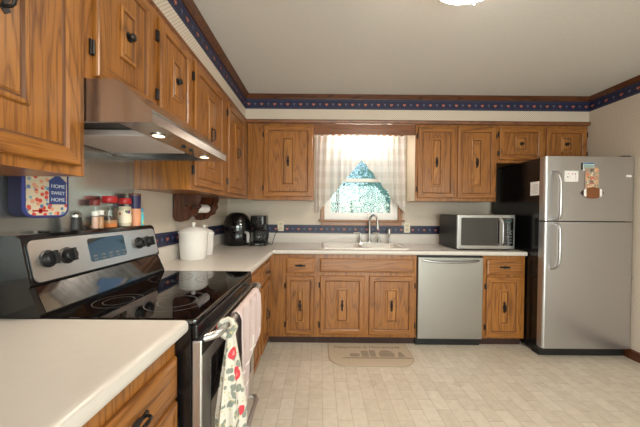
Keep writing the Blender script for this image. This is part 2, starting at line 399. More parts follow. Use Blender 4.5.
def tulip(s): return [(-.15*s, -s), (.15*s, -s), (.15*s, -.35*s), (.6*s, .05*s), (.75*s, .85*s), (.32*s, .45*s), (0, s), (-.32*s, .45*s), (-.75*s, .85*s), (-.6*s, .05*s), (-.15*s, -.35*s)]
def border(name, path, z0, z1, label, gaps=()):
    g = G(); zc = (z0+z1)/2; h = z1-z0
    for a, b in zip(path, path[1:]):
        A, B = Vector(a), Vector(b); L = (B-A).length; dr = (B-A)/L; nr = Vector((dr.y, -dr.x))
        def flat(pts, e0, e1, mi):
            g.mi = mi
            def q(p, e): v = A+dr*p[0]+nr*e; return (v.x, v.y, p[1])
            g.loops([[q(p, e0) for p in pts], [q(p, e1) for p in pts]])
        e = .0012
        flat([(0, z0), (L, z0), (L, z1), (0, z1)], 0, e, 0)
        for zz in (z0+.08*h, z1-.16*h): flat([(0, zz), (L, zz), (L, zz+.06*h), (0, zz+.06*h)], e, e+.0004, 1)
        n = int(L/.066)
        for k in range(n):
            x = (k+.5)*L/n; pts = heart(.016) if k % 2 == 0 else tulip(.017)
            flat([(x+p[0], zc-.002+p[1]) for p in pts], e, e+.0005, 2 if k % 2 == 0 else 3)
    return struct(name, g, [M_NAVY, M_BLINE, M_HEART, M_TULIP], label)
border('trim_3', roomrun, 2.322, H-.037, 'navy wallpaper border of hearts and tulips under the crown moulding')
border('trim_4', [(0, -1.545), (0, 0), (W-.78, 0)], 1.022, 1.117, 'navy wallpaper border of hearts and tulips above the countertop')
struct('ground', G().box(-30, 34, .12, 60, -.6, -.45), M_GRASS, 'grass lawn outside')

# sink window
wd = thing('window_1', None, None, ((WX0+WX1)/2, 0, WZ0)); wd['kind'] = 'structure'
g = G()
g.box(1.083, 1.128, -.022, -.001, 1.17, 2.16, .004); g.box(1.983, 2.030, -.022, -.001, 1.17, 2.16, .004); g.box(1.128, 1.983, -.022, -.001, 2.10, 2.16, .004); g.build('casing', M_OAKV, wd)
g = G(); g.box(1.06, 2.05, -.052, .03, 1.158, 1.18, .006); g.box(1.09, 2.02, -.022, -.001, 1.112, 1.158, .004); g.build('window_sill', M_OAKH, wd)
g = G()
for b in ((WX0, WX0+.05, WZ0, WZ1), (WX1-.05, WX1, WZ0, WZ1), (WX0+.05, WX1-.05, WZ0, WZ0+.05), (WX0+.05, WX1-.05, WZ1-.05, WZ1)): g.box(b[0], b[1], .03, .11, b[2], b[3])
g.build('window_frame', M_WHITE, wd)
for nm, y0, z0, z1, bot in (('upper', .075, 1.625, 2.05, .04), ('lower', .045, 1.23, 1.665, .034)):
    g = G(); x0, x1 = WX0+.05, WX1-.05
    for b in ((x0, x0+.03, z0, z1), (x1-.03, x1, z0, z1), (x0+.03, x1-.03, z0, z0+bot), (x0+.03, x1-.03, z1-.04, z1)): g.box(b[0], b[1], y0, y0+.028, b[2], b[3])
    sh = g.build('sash', M_WHITE, wd)
    G().box(x0+.03, x1-.03, y0+.012, y0+.016, z0+bot, z1-.04).build('pane', M_GLASS, sh)

# ------------------------------------------------------------------ cabinets
def ring_panel(g, x0, x1, z0, z1, rings, y, dark_rings=(), rails=0):
    """concentric rectangles: (inset x, inset z, projection); outward is -y"""
    rs = []
    for ix, iz, p in rings:
        rs.append([(x0+ix, y-p, z0+iz), (x1-ix, y-p, z0+iz), (x1-ix, y-p, z1-iz), (x0+ix, y-p, z1-iz)])
    g.loops(rs); g.b.faces.ensure_lookup_table(); nf = len(g.b.faces)-4*(len(rs)-1)-2
    for k in range(rails):
        for q in (0, 2): g.b.faces[nf+4*k+q].material_index = 2
    for k in dark_rings:
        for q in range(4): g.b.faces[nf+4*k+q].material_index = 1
def pull(parent, x, z, y, vertical=True, s=.05):
    g = G()
    def T(a, b, c): return (x+(b if vertical else a), y-c, z+(a if vertical else b))
    plate = [(-1.0, 0), (-.8, .22), (-.45, .12), (-.2, .26), (.2, .26), (.45, .12), (.8, .22), (1.0, 0), (.8, -.22), (.45, -.12), (.2, -.26), (-.2, -.26), (-.45, -.12), (-.8, -.22)]
    g.loops([[T(a*s*1.1, b*s*1.0, 0) for a, b in plate], [T(a*s*1.1, b*s*1.0, .0025) for a, b in plate]])
    path = [(-.72, 0), (-.72, .015), (-.62, .022), (-.25, .024), (.25, .024), (.62, .022), (.72, .015), (.72, 0)]
    g.tube([T(a*s, 0, c) for a, c in path], [.004, .004, .004, .0055, .0055, .004, .004, .004], 8)
    return g.build('handle', M_IRON, parent, world=False, smooth=50)
def knob(parent, x, z, y):
    g = G(); g.lathe([(.018, 0), (.018, .002), (.006, .004), (.006, .010), (.0125, .013), (.0145, .017), (.0125, .021), (.007, .023)], (x, y, z), 16, 'y')
    return g.build('knob', M_IRON, parent, world=False, smooth=40)
def hinge(parent, x, z, y, side):
    g = G(); g.box(x-.007, x+.007, y-.008, y, z-.026, z+.026, .002); g.tube([(x, y-.010, z-.022), (x, y-.010, z+.022)], .0045, 8)
    return g.build('hinge', M_IRON, parent, world=False)
def cab_door(cab, x0, x1, z0, z1, y, hw='pull', hinge_side=-1, inz=.12, hx=None, horizontal=False):
    wd_ = x1-x0; fr = min(.052, wd_*.16); T = .018
    g = G()
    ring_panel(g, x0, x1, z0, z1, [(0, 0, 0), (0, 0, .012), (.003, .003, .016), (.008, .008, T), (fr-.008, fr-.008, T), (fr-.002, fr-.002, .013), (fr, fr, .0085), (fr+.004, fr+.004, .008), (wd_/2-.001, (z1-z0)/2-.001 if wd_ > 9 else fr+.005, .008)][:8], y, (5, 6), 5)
    dr = g.build('door', [M_OAKV, M_GROOVE, M_OAKH], cab, world=False)
    cw = min(.125, .27*wd_)/2; xc = (x0+x1)/2
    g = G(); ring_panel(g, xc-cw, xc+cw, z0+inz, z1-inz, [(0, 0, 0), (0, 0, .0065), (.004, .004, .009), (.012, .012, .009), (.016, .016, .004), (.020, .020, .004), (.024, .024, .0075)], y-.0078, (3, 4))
    g.build('centre_panel', [M_OAKP, M_GROOVE], dr, world=False)
    if hw == 'pull': pull(dr, xc, (z0+z1)/2, y-.0155)
    elif hw == 'knob': knob(dr, xc, (z0+z1)/2, y-.0155)
    hxx = x0-.008 if hinge_side < 0 else x1+.008
    for zz in (z0+min(.09, .2*(z1-z0)), z1-min(.09, .2*(z1-z0))): hinge(dr, hxx, zz, y, hinge_side)
    return dr
def cab_drawer(cab, x0, x1, z0, z1, y, hw=True):
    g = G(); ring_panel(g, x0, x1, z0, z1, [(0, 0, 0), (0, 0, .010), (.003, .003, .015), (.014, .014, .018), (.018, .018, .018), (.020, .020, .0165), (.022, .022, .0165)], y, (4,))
    dr = g.build('drawer', [M_OAKH, M_GROOVE], cab, world=False)
    if hw: pull(dr, (x0+x1)/2, (z0+z1)/2, y-.0165, False, .048)
    return dr
def wall_cabinet(label, loc, rot, wdt, dep, z0, z1, doors, group='wall cabinets', extra_frame=(), cream_left=False, face_x0=0):
    """local x along the wall, local -y into the room, z from the floor"""
    c = thing('wall_cabinet', label, 'cabinet', (loc[0], loc[1], 0), rot, group)
    G().box(0, wdt, -dep+.018, -.001, z0, z1).build('carcass', M_OAKV, c, world=False)
    if cream_left: G().box(-.004, 0, -dep+.02, -.001, z0, z1).build('side_panel', M_CREAM, c, world=False)  # thin cream-coloured sheet over the left side
    g = G(); xs = [face_x0] + [v for d in doors for v in (d[0]+.012, d[1]-.012)] + [wdt]
    for a, b in zip(xs[0::2], xs[1::2]):
        if b-a > .002: g.box(a, b, -dep, -dep+.0175, z0, z1)
    zb = min(d[2] for d in doors)+.012; zt = max(d[3] for d in doors)-.012
    for d in doors:
        g.box(d[0]+.012, d[1]-.012, -dep, -dep+.0175, z0, zb); g.box(d[0]+.012, d[1]-.012, -dep, -dep+.0175, zt, z1)
    g.build('face_frame', M_OAKV, c, world=False)
    for d in doors: cab_door(c, d[0], d[1], d[2], d[3], -dep-.0005, d[4], d[5], d[6])
    return c
ZU, ZT = 1.392, 2.178
L = PI/2
wall_cabinet('honey oak wall cabinet nearest the camera above the left counter', (0, -3.155), L, .860, .322, 1.376, ZT, [(.008, .416, 1.404, 2.155, 'pull', -1, .13), (.424, .834, 1.404, 2.155, 'pull', -1, .13)])
wall_cabinet('short oak wall cabinet with two round knobs above the range hood', (0, -2.293), L, .700, .322, 1.692, ZT, [(.030, .335, 1.712, 2.155, 'knob', -1, .125), (.388, .690, 1.712, 2.155, 'knob', -1, .125)])
wall_cabinet('tall oak wall cabinet on the left wall between hood and corner', (0, -1.592), L, 1.237, .322, ZU, ZT, [(.042, .522, 1.420, 2.150, 'pull', -1, .12), (.632, 1.100, 1.420, 2.150, 'pull', -1, .12)])
wall_cabinet('oak wall cabinet in the back left corner beside the window', (.324, 0), 0, .682, .338, ZU, ZT, [(.167, .670, 1.424, 2.152, 'pull', -1, .12)])
wall_cabinet('two-door oak wall cabinet between the window and the refrigerator', (2.062, 0), 0, .836, .338, ZU, ZT, [(.020, .406, 1.424, 2.152, 'pull', -1, .12), (.430, .822, 1.424, 2.152, 'pull', 1, .12)], cream_left=True)
wall_cabinet('short oak wall cabinet with two knobs above the refrigerator', (2.899, 0), 0, .932, .338, 1.792, ZT, [(.021, .468, 1.822, 2.152, 'knob', -1, .09), (.503, .918, 1.822, 2.152, 'knob', 1, .09)])
o = recenter(G().box(1.007, 2.057, -.338, -.318, 2.072, ZT, .002).build('valance_board', M_OAKX)); tag(o, 'plain brown wooden valance board bridging the cabinets above the window', 'valance')

def base_cabinet(label, loc, rot, wdt, doors, drawers, dep=.583, group='base cabinets', kick=True, x_face0=0, ctop=.868):
    c = thing('base_cabinet', label, 'cabinet', (loc[0], loc[1], 0), rot, group)
    G().box(0, wdt, -dep+.019, -.001, .078, ctop).build('carcass', M_OAKV, c, world=False)
    g = G(); cells = sorted(set((d[0], d[1]) for d in doors+drawers))
    spans = []
    for a, b in cells:
        if not any(a >= s[0]-.01 and b <= s[1]+.01 and (a, b) != s for s in cells): spans.append((a, b))
    zb0 = .078; xs = [x_face0]+[v for s in spans for v in (s[0]+.012, s[1]-.012)]+[wdt]
    for a, b in zip(xs[0::2], xs[1::2]): g.box(a, b, -dep, -dep+.018, zb0, .868)
    for a, b in spans:
        a += .012; b -= .012
        its = sorted([(d[2], d[3]) for d in doors+drawers if d[0] >= a-.02 and d[1] <= b+.02])
        g.box(a, b, -dep, -dep+.018, zb0, its[0][0]+.012); g.box(a, b, -dep, -dep+.018, its[-1][1]-.012, .868)
        mids = sorted(set(its))
        for p, q in zip(mids, mids[1:]): 
            if q[0] > p[1]: g.box(a, b, -dep, -dep+.018, p[1]-.012, q[0]+.012)
        inner = sorted([(d[0], d[1]) for d in doors if d[0] >= a-.02 and d[1] <= b+.02])
        for p, q in zip(inner, inner[1:]): g.box(p[1]-.012, q[0]+.012, -dep, -dep+.018, mids[0][0]+.012, mids[0][1]-.012)
    g.build('face_frame', M_OAKV, c, world=False)
    for d in drawers: cab_drawer(c, *d[:4], -dep-.0005, d[4])
    for d in doors: cab_door(c, *d[:4], -dep-.0005, 'pull', d[4], .12)
    if kick: G().box(0, wdt, -dep+.045, -dep+.057, 0, .0775).build('toe_kick', M_KICK, c, world=False)
    return c
DZ0, DZ1, RZ0, RZ1 = .105, .655, .688, .832
base_cabinet('oak base cabinet under the near left counter beside the camera', (0, -3.155), L, .876, [(.030, .425, DZ0, DZ1, -1), (.455, .862, DZ0, DZ1, 1)], [(.030, .425, RZ0-.02, .800, True), (.455, .862, RZ0-.02, .800, True)], .605)
base_cabinet('oak base cabinet between the stove and the back corner', (0, -1.543), L, .941, [(.03, .504, DZ0, DZ1-.01, -1), (.574, .909, DZ0, DZ1-.01, 1)], [(.03, .504, RZ0-.02, .815, True), (.574, .909, RZ0-.02, .815, True)], .603, kick=True)
base_cabinet('narrow one-drawer oak base cabinet in the back corner left of the sink', (.606, 0), 0, .447, [(.154, .424, DZ0, DZ1, -1)], [(.154, .424, RZ0, RZ1, True)])
base_cabinet('wide oak sink base cabinet with two doors and a false drawer front', (1.054, 0), 0, .945, [(.030, .450, DZ0, DZ1+.01, -1), (.494, .922, DZ0, DZ1+.01, 1)], [(.026, .922, RZ0+.012, .828, False)], ctop=.715)
base_cabinet('narrow oak base cabinet between dishwasher and refrigerator', (2.623, 0), 0, .404, [(.038, .372, DZ0-.01, DZ1+.01, -1)], [(.038, .372, RZ0, RZ1, True)])

# ------------------------------------------------------------------ countertops
CZ0, CZ1 = .870, .911
nose = [(-.02, CZ0), (.0, CZ0), (.008, CZ0+.004), (.012, CZ0+.012), (.012, CZ1-.014), (.008, CZ1-.004), (0, CZ1), (-.02, CZ1)]
ct = thing('countertop', 'long white L-shaped countertop running round the corner past the sink', 'countertop', (.3, -.3, CZ0))
g = G(); SX0, SX1, SY0, SY1 = 1.125, 1.915, -.535, -.085
g.box(0.0005, .616, -1.545, -.602, CZ0, CZ1); g.box(.0005, SX0, -.602, -.0005, CZ0, CZ1); g.box(SX1, 3.028, -.602, -.0005, CZ0, CZ1)
g.box(SX0, SX1, -.602, SY0, CZ0, CZ1); g.box(SX0, SX1, SY1, -.0005, CZ0, CZ1)
g.sweep(nose, [(.636, -1.545), (.636, -.602), (3.028, -.602)]); g.build('worktop', M_LAM, ct, smooth=35)
g = G(); g.sweep([(.0005, CZ1), (.020, CZ1), (.020, 1.010), (.014, 1.020), (.0005, 1.020)], [(0, -1.545), (0, 0), (3.028, 0)]); g.build('backsplash', M_LAM, ct)
ct = thing('countertop', 'white countertop at lower left in the foreground, before the stove', 'countertop', (.3, -2.7, CZ0))
g = G(); g.box(.0005, .616, -3.16, -2.279, CZ0, CZ1); g.sweep(nose, [(.636, -3.16), (.636, -2.279)]); g.build('worktop', M_LAM, ct, smooth=35)
G().box(.0005, .020, -3.16, -2.279, CZ1, 1.020, .004).build('backsplash', M_LAM, ct)
# steel sheet behind the range
o = recenter(G().box(.0005, .004, -2.62, -1.594, 1.021, 1.55).build('steel_backsplash', M_PANEL)); tag(o, 'shiny steel sheet on the wall behind the stove', 'backsplash')

# ------------------------------------------------------------------ sink, faucet
sk = thing('kitchen_sink', 'white double-bowl drop-in sink under the window', 'sink', (1.52, -.31, CZ1))
g = G()
def rr3(x0, x1, y0, y1, r, z): return [(p[0], p[1], z) for p in rr_poly(x0, x1, y0, y1, r, 5)]
rim_o = rr3(1.095, 1.945, -.565, -.060, .05, CZ1+.0005); rim_t = rr3(1.100, 1.940, -.560, -.065, .05, CZ1+.013)
g.loops([rim_o, rim_t], False, False)
g.box(1.15, 1.89, -.14, -.08, CZ1+.004, CZ1+.0128); g.box(1.115, 1.145, -.545, -.08, CZ1+.004, CZ1+.0128); g.box(1.895, 1.925, -.545, -.08, CZ1+.004, CZ1+.0128)
g.box(1.145, 1.895, -.55, -.52, CZ1+.004, CZ1+.0128); g.box(1.505, 1.545, -.52, -.14, CZ1-.02, CZ1+.0118)
g.build('rim', M_SINK, sk, smooth=40)
for x0, x1 in ((1.140, 1.510), (1.540, 1.900)):
    g = G(); y0, y1 = -.525, -.135
    g.loops([rr3(x0, x1, y0, y1, .05, CZ1+.0115), rr3(x0+.006, x1-.006, y0+.006, y1-.006, .05, CZ1-.01), rr3(x0+.02, x1-.02, y0+.02, y1-.02, .06, CZ1-.16), rr3(x0+.06, x1-.06, y0+.06, y1-.06, .05, CZ1-.18)], False, True)
    bw = g.build('basin', M_SINK, sk, smooth=50)
    G().lathe([(.04, 0), (.04, .003), (.03, .004), (.025, .001)], ((x0+x1)/2, (y0+y1)/2, CZ1-.1805), 20).build('drain', M_NICKEL, bw, smooth=40)
fa = thing('kitchen_faucet', 'satin nickel gooseneck faucet with two lever handles and side sprayer', 'faucet', (1.64, -.105, CZ1+.013))
FZ = CZ1+.0135; FX, FY = 1.635, -.108
G().rrect(0, 0, 0, 0, 0, 0, 0).b.free()
g = G(); g.prism(rr_poly(FX-.135, FX+.135, FY-.026, FY+.026, .025, 6), 'z', FZ, FZ+.010); g.build('deck_plate', M_NICKEL, fa, smooth=40)
g = G(); g.lathe([(.022, FZ+.010), (.020, FZ+.03), (.013, FZ+.045)], (FX, FY, 0), 18)
pth = [(FX, FY, FZ+.03), (FX, FY, FZ+.25)]
for k in range(1, 13):
    a = PI*k/12; pth.append((FX+.030-.030*math.cos(a), FY-.062+.062*math.cos(a), FZ+.25+.062*math.sin(a)))
pth += [(FX+.062, FY-.126, FZ+.20), (FX+.064, FY-.128, FZ+.165)]
g.tube(pth, [.012]*(len(pth)-3)+[.012, .015, .016], 12); g.build('spout', M_NICKEL, fa, smooth=50)
for sx in (-1, 1):
    hx = FX+sx*.105; g = G(); g.lathe([(.022, FZ+.010), (.019, FZ+.035), (.012, FZ+.05), (.010, FZ+.10)], (hx, FY, 0), 16)
    g.tube([(hx, FY, FZ+.085), (hx, FY, FZ+.108), (hx-.02, FY-.006, FZ+.115), (hx-.075, FY-.02, FZ+.112)], [.010, .010, .008, .006], 10)
    g.build('lever_handle', M_NICKEL, fa, smooth=50)
g = G(); g.lathe([(.020, FZ), (.018, FZ+.012), (.011, FZ+.03), (.010, FZ+.08), (.017, FZ+.10), (.018, FZ+.145), (.012, FZ+.158)], (1.855, FY, 0), 16); g.build('side_sprayer', M_NICKEL, fa, smooth=50)

# ------------------------------------------------------------------ range
rg = thing('electric_range', 'black and stainless electric stove between the two left counters', 'stove', (.33, -1.904, 0))
RY0, RY1 = -2.276, -1.548
G().box(.03, .655, RY0, RY1, .03, .8925).build('body', M_BLACK, rg)
g = G(); g.box(.1605, .672, RY0, RY1, .893, .914, .008, 3); g.build('cooktop', M_BGLASS, rg)
for cx, cy, r in ((.29, -2.10, .085), (.29, -1.72, .105), (.52, -2.10, .115), (.52, -1.72, .095)):
    g = G()
    for rr_ in (r, r*.62):
        a = [(cx+rr_*math.cos(t*PI/20), cy+rr_*math.sin(t*PI/20), .9143) for t in range(40)]; b = [(cx+(rr_-.003)*math.cos(t*PI/20), cy+(rr_-.003)*math.sin(t*PI/20), .9143) for t in range(40)]
        g.loops([a, b], False, False)
    g.build('burner_ring', M_GREYRING, rg)
g = G(); g.prism([(.008, .895), (.160, .895), (.160, .922), (.122, 1.008), (.128, 1.017), (.095, 1.172), (.080, 1.183), (.008, 1.183)], 'y', RY0, RY1-.012); g.mi = 1; g.prism([(.1603, .924), (.1606, .9245), (.1226, 1.0085), (.1223, 1.008)], 'y', RY0+.02, RY1-.03); g.mi = 0
g.box(.02, .05, -2.15, -2.13, 1.183, 1.190, .002); g.build('backguard', [M_BLACK, M_SPLASH], rg)
# sloping control face: local plane through (.1425,1.018) and (.1065,1.168)
pa, pb = Vector((.1290, 1.022)), Vector((.0985, 1.164)); ps = (pb-pa).normalized(); pn = Vector((ps.y, -ps.x))
def cp(y, t, e): q = pa+(pb-pa)*t+pn*e; return (q.x, y, q.y)
def cface(poly, e0, e1): return [[cp(p[0], p[1], e0) for p in poly], [cp(p[0], p[1], e1) for p in poly]]
def rpoly(y0, y1, t0, t1, r): return [(y0+(y1-y0)*p[0], t0+(t1-t0)*p[1]) for p in [(a, b) for a, b in rr_poly(0, 1, 0, 1, r, 4)]]
g = G(); pl_ = []
H_ = (pb-pa).length
for p in rr_poly(RY0+.012, RY1-.026, 0, H_, .022, 5): pl_.append((p[0], p[1]/H_))
g.loops(cface(pl_, 0, .004)); cpn = g.build('control_panel', M_STY, rg)
g = G(); pl_ = [(p[0], p[1]/H_) for p in rr_poly(-2.035, -1.825, .030, H_-.016, .012, 4)]; g.loops(cface(pl_, .004, .0055)); dsp = g.build('display', M_BGLASS, cpn)
g = G()
for i in range(5):
    for j in range(2):
        y = -2.02+i*.042; g.loops(cface([(p[0], p[1]/H_) for p in rr_poly(y, y+.022, .040+j*.014-.004, .047+j*.014-.004, .0025, 2)], .0055, .0060))
g.build('key_print', M_GREYRING, dsp)
for ky in (-2.206, -2.134, -1.722, -1.650):
    g = G(); c = cp(ky, .52, .004)
    R_ = []
    n3 = Vector((pn.x, 0, pn.y)); s3 = Vector((ps.x, 0, ps.y)); y3 = Vector((0, 1, 0))
    for r, e in ((.031, 0), (.031, .004), (.026, .006), (.0245, .022), (.021, .026)):
        R_.append([Vector(c)+n3*e+s3*r*math.sin(2*PI*k/24)+y3*r*math.cos(2*PI*k/24) for k in range(24)])
    g.loops(R_)
    kn = g.build('knob', M_BLACKM, cpn, smooth=40)
    g = G(); rr_ = [Vector(c)+n3*e+s3*a+y3*b for e in (.025, .036) for a, b in ((-.024, -.006), (.024, -.006), (.024, .006), (-.024, .006))]
    g.loops([rr_[:4], rr_[4:]]); g.build('grip', M_BLACKM, kn)
g = G(); g.box(.655, .676, RY0+.002, RY1-.002, .845, .893, .006); g.build('vent_trim', M_BLACK, rg)
g = G(); g.box(.655, .690, RY0+.004, RY1-.004, .245, .840, .006); od = g.build('oven_door', M_STY, rg)
G().box(.688, .6925, RY0+.075, RY1-.075, .36, .745, .0015).build('window', M_BGLASS, od)
G().box(.6885, .6915, RY0+.006, RY1-.006, .792, .838, .0012).build('top_trim', M_BLACK, od)
hp = [(.688, RY0+.030, .838), (.712, RY0+.036, .843), (.730, RY0+.060, .846), (.738, RY0+.12, .847), (.741, -1.904, .848), (.738, RY1-.12, .847), (.730, RY1-.060, .846), (.712, RY1-.036, .843), (.688, RY1-.030, .838)]
G().tube(hp, .0135, 12).build('handle', M_STY, od, smooth=50)
g = G(); g.box(.655, .685, RY0+.004, RY1-.004, .075, .236, .006); dw = g.build('drawer', M_STY, rg)
hp = [(.683, RY0+.06, .20), (.712, RY0+.065, .206), (.728, RY0+.10, .210), (.732, -1.904, .212), (.728, RY1-.10, .210), (.712, RY1-.065, .206), (.683, RY1-.06, .20)]
G().tube(hp, .012, 12).build('handle', M_STY, dw, smooth=50)
for x in (.08, .60):
    for y in (RY0+.06, RY1-.06): G().lathe([(.02, 0), (.02, .012), (.01, .014), (.01, .03)], (x, y, 0), 12).build('foot', M_BLACKM, rg)

# range hood
hd = thing('range_hood', 'stainless under-cabinet range hood above the stove', 'range hood', (.25, -1.94, 1.553))
HY0, HY1 = -2.290, -1.5945
HB = 1.553
g = G(); prof = [(.003, 1.690), (.424, 1.690), (.522, 1.604), (.532, 1.597), (.536, 1.585), (.536, HB), (.003, HB)]
g.loops([[(p[0], y, p[1]) for p in prof] for y in (HY0, HY1)], True, True)
bot = [f for f in g.b.faces if all(abs(v.co.z-HB) < 1e-4 for v in f.verts)]
bmesh.ops.delete(g.b, geom=bot, context='FACES_ONLY')
def rim4(x0, x1, y0, y1, z): return [(x0, y0, z), (x1, y0, z), (x1, y1, z), (x0, y1, z)]
g.loops([rim4(.003, .536, HY0, HY1, HB), rim4(.015, .420, HY0+.012, HY1-.030, HB), rim4(.015, .420, HY0+.012, HY1-.030, HB+.045)], False, False)
shell = g.build('shell', M_HOOD, hd)
g = G(); g.box(.016, .419, HY0+.013, HY1-.031, HB+.030, HB+.036); g.build('inner_plate', M_DGREY, hd)
g = G(); g.box(.030, .395, -2.110, -1.790, HB+.004, HB+.029, .004); g.build('grease_filter', M_FILTER, hd)
for ly in (-2.14, -1.735):
    g = G(); g.lathe([(.026, HB-.0005), (.026, HB-.004), (.021, HB-.005)], (.468, ly, 0), 20, cap1=False); lp = g.build('lamp_ring', M_NICKEL, hd, smooth=40)
    G().lathe([(.020, HB-.0008), (.020, HB-.0045), (.012, HB-.0060), (.004, HB-.0062)], (.468, ly, 0), 20).build('bulb', M_BULB, lp, smooth=60)
    light('hood_lamp', 'SPOT', (.468, ly, HB-.014), 6.0, (1, .88, .70), (0, 0, 0), spot_size=2.6, spot_blend=.8, shadow_soft_size=.025)
for ly in (-1.96, -1.89):
    G().lathe([(.009, HB-.0002), (.009, HB-.006), (.006, HB-.008)], (.472, ly, 0), 12).build('switch_button', M_BLACKM, hd, smooth=40)

# ------------------------------------------------------------------ refrigerator
fr = thing('refrigerator', 'stainless top-freezer refrigerator with black sides against the right wall', 'refrigerator', (3.426, -.42, 0))
FX0, FX1, FYF = 3.036, 3.816, -.790
G().box(FX0+.004, FX1-.004, -.722, -.08, .03, 1.770, .006).build('cabinet', M_BLACK, fr)
def fdoor(name, z0, z1):
    g = G(); r = .022; pts = []
    for cx, a in ((FX1-r, 0), (FX0+r, PI/2)):
        for k in range(7):
            t = a+PI/2*k/6; pts.append((cx+r*math.cos(t), FYF+r-r*math.sin(t)))
    pts += [(FX0, -.728), (FX1, -.728)]
    g.prism(pts, 'z', z0, z1)
    return g.build(name, M_STV, fr, smooth=35)
fz = fdoor('freezer_door', 1.210, 1.772); fd = fdoor('fridge_door', .088, 1.200)
G().box(FX0+.006, FX1-.006, -.7275, -.7225, .088, 1.770).build('door_gasket', M_BLACKM, fr)
def fhandle(door, pts):
    g = G(); g.tube(pts, [.012]+[.014]*(len(pts)-2)+[.012], 12, sx=1.0); g.build('handle', M_STV, door, smooth=50)
hx = 3.110
fhandle(fz, [(hx-.01, FYF+.004, 1.635), (hx+.002, FYF-.025, 1.628), (hx+.008, FYF-.048, 1.60), (hx+.010, FYF-.058, 1.55), (hx+.010, FYF-.058, 1.27), (hx+.010, FYF-.05, 1.235), (hx+.010, FYF-.02, 1.225), (hx+.010, FYF+.004, 1.225)])
fhandle(fd, [(hx+.010, FYF+.004, 1.180), (hx+.010, FYF-.02, 1.180), (hx+.010, FYF-.05, 1.170), (hx+.010, FYF-.058, 1.13), (hx+.010, FYF-.058, .88), (hx+.008, FYF-.048, .83), (hx+.0, FYF-.025, .80), (hx-.012, FYF+.004, .79)])
G().box(3.738, 3.782, FYF-.006, FYF+.001, 1.594, 1.616, .003).build('badge', M_WHITE, fz)
G().box(FX0+.01, FX1-.01, -.742, -.66, .004, .080, .003).build('kick_grille', M_BLACKM, fr)
g = G(); g.box(3.725, 3.798, -.775, -.67, 1.7725, 1.786, .005); g.build('hinge_cover', M_DGREY, fr)
G().box(3.792, 3.814, FYF-.002, FYF+.012, .70, .712, .002).build('hinge_pin', M_NICKEL, fd)
for x in (FX0+.06, FX1-.06): G().lathe([(.018, 0), (.018, .03)], (x, -.55, 0), 10).build('foot', M_BLACKM, fr)
# things held on the refrigerator by magnets
E0 = FYF-.0006
o = recenter(G().box(3.254, 3.375, E0-.0012, E0, 1.558, 1.652).build('note', [M_PAPER])); tag(o, 'white sheet with purple and pink doodles on the freezer door', 'note')
M_INK = print_mat('pink_violet_doodle', (236, 232, 228), [(150, 90, 160), (236, 232, 228), (214, 110, 130), (236, 232, 228), (120, 110, 160)], 60)
g = G(); g.box(3.272, 3.305, E0-.0016, E0-.0011, 1.590, 1.630); g.box(3.312, 3.352, E0-.0016, E0-.0011, 1.585, 1.632); dd = g.build('doodle', M_INK, o)
M_PHOTO = print_mat('collage_print', (226, 206, 186), [(190, 84, 60), (90, 110, 120), (214, 178, 120), (70, 60, 60), (230, 220, 210), (150, 120, 60)], 45)
pc = thing('photo_card', 'small landscape photo card with a dark left edge near the freezer top', 'photo', (3.45, E0, 1.66))
G().box(3.398, 3.412, E0-.0025, E0, 1.660, 1.722).build('spine', M_BLACKM, pc)
g = G(); g.box(3.412, 3.510, E0-.0015, E0, 1.658, 1.725); g.mi = 1; g.box(3.414, 3.508, E0-.0019, E0-.0014, 1.712, 1.724); g.mi = 2; g.box(3.418, 3.504, E0-.0019, E0-.0014, 1.668, 1.708)
g.build('picture', [plain('card_white', (222, 228, 226), .4), plain('card_blue', (52, 108, 160), .4), plain('card_landscape', (150, 176, 168), .4)], pc)
cl = thing('photo_collage', 'tall magnet sheet of many little pictures above the football', 'magnet', (3.49, E0, 1.50))
G().box(3.432, 3.552, E0-.0036, E0-.0022, 1.500, 1.680).build('sheet', plain('collage_border', (176, 150, 130), .5), cl)
cols = [(204, 140, 108), (222, 200, 170), (150, 150, 132), (96, 90, 90), (214, 170, 126), (196, 110, 84)]
for r in range(5):
    for c in range(3):
        x = 3.437+c*.038; z = 1.505+r*.034
        G().box(x, x+.034, E0-.0043, E0-.0035, z, z+.030).build('snapshot', print_mat('snapshot_%d%d' % (r, c), cols[(r*2+c) % 6], [cols[(r+c*3+i) % 6] for i in range(4)], 55), cl)
ft = thing('football_magnet', 'brown football-shaped magnet with white stripes on the freezer door', 'magnet', (3.5, E0, 1.46))
def ball(x): t = abs(x)/.094; return .049*max(0, 1-t**2.4)**.7
def strip(xa, xb, n=10):
    xs = [xa+(xb-xa)*i/n for i in range(n+1)]
    return [(3.498+x, 1.461-ball(x)-.0004) for x in xs]+[(3.498+x, 1.461+ball(x)+.0004) for x in xs[::-1]]
E1 = E0-.0048
G().prism(strip(-.058, .058), 'y', E1-.004, E1).build('leather', plain('football_brown', (128, 76, 40), .5), ft)
for a, b in ((-.080, -.058), (.058, .080)): G().prism(strip(a, b), 'y', E1-.0042, E1).build('stripe', M_PAPER, ft)
for a, b in ((-.094, -.080), (.080, .094)): G().prism(strip(a, b), 'y', E1-.004, E1).build('tip', plain('football_dark', (66, 40, 30), .5), ft)
for o_ in (o, pc, cl, ft): o_.location += Vector((-.054, 0, -.006))
nt = recenter(G().box(3.0385, 3.0395, -.722, -.618, 1.437, 1.562).build('note', M_PAPER)); tag(nt, 'white paper note on the black side of the refrigerator', 'note')
g = G()
for i in range(5): g.box(3.0380, 3.0386, -.708, -.648+.01*(i % 2), 1.53-i*.018, 1.533-i*.018)
g.build('writing', M_GREYRING, nt)

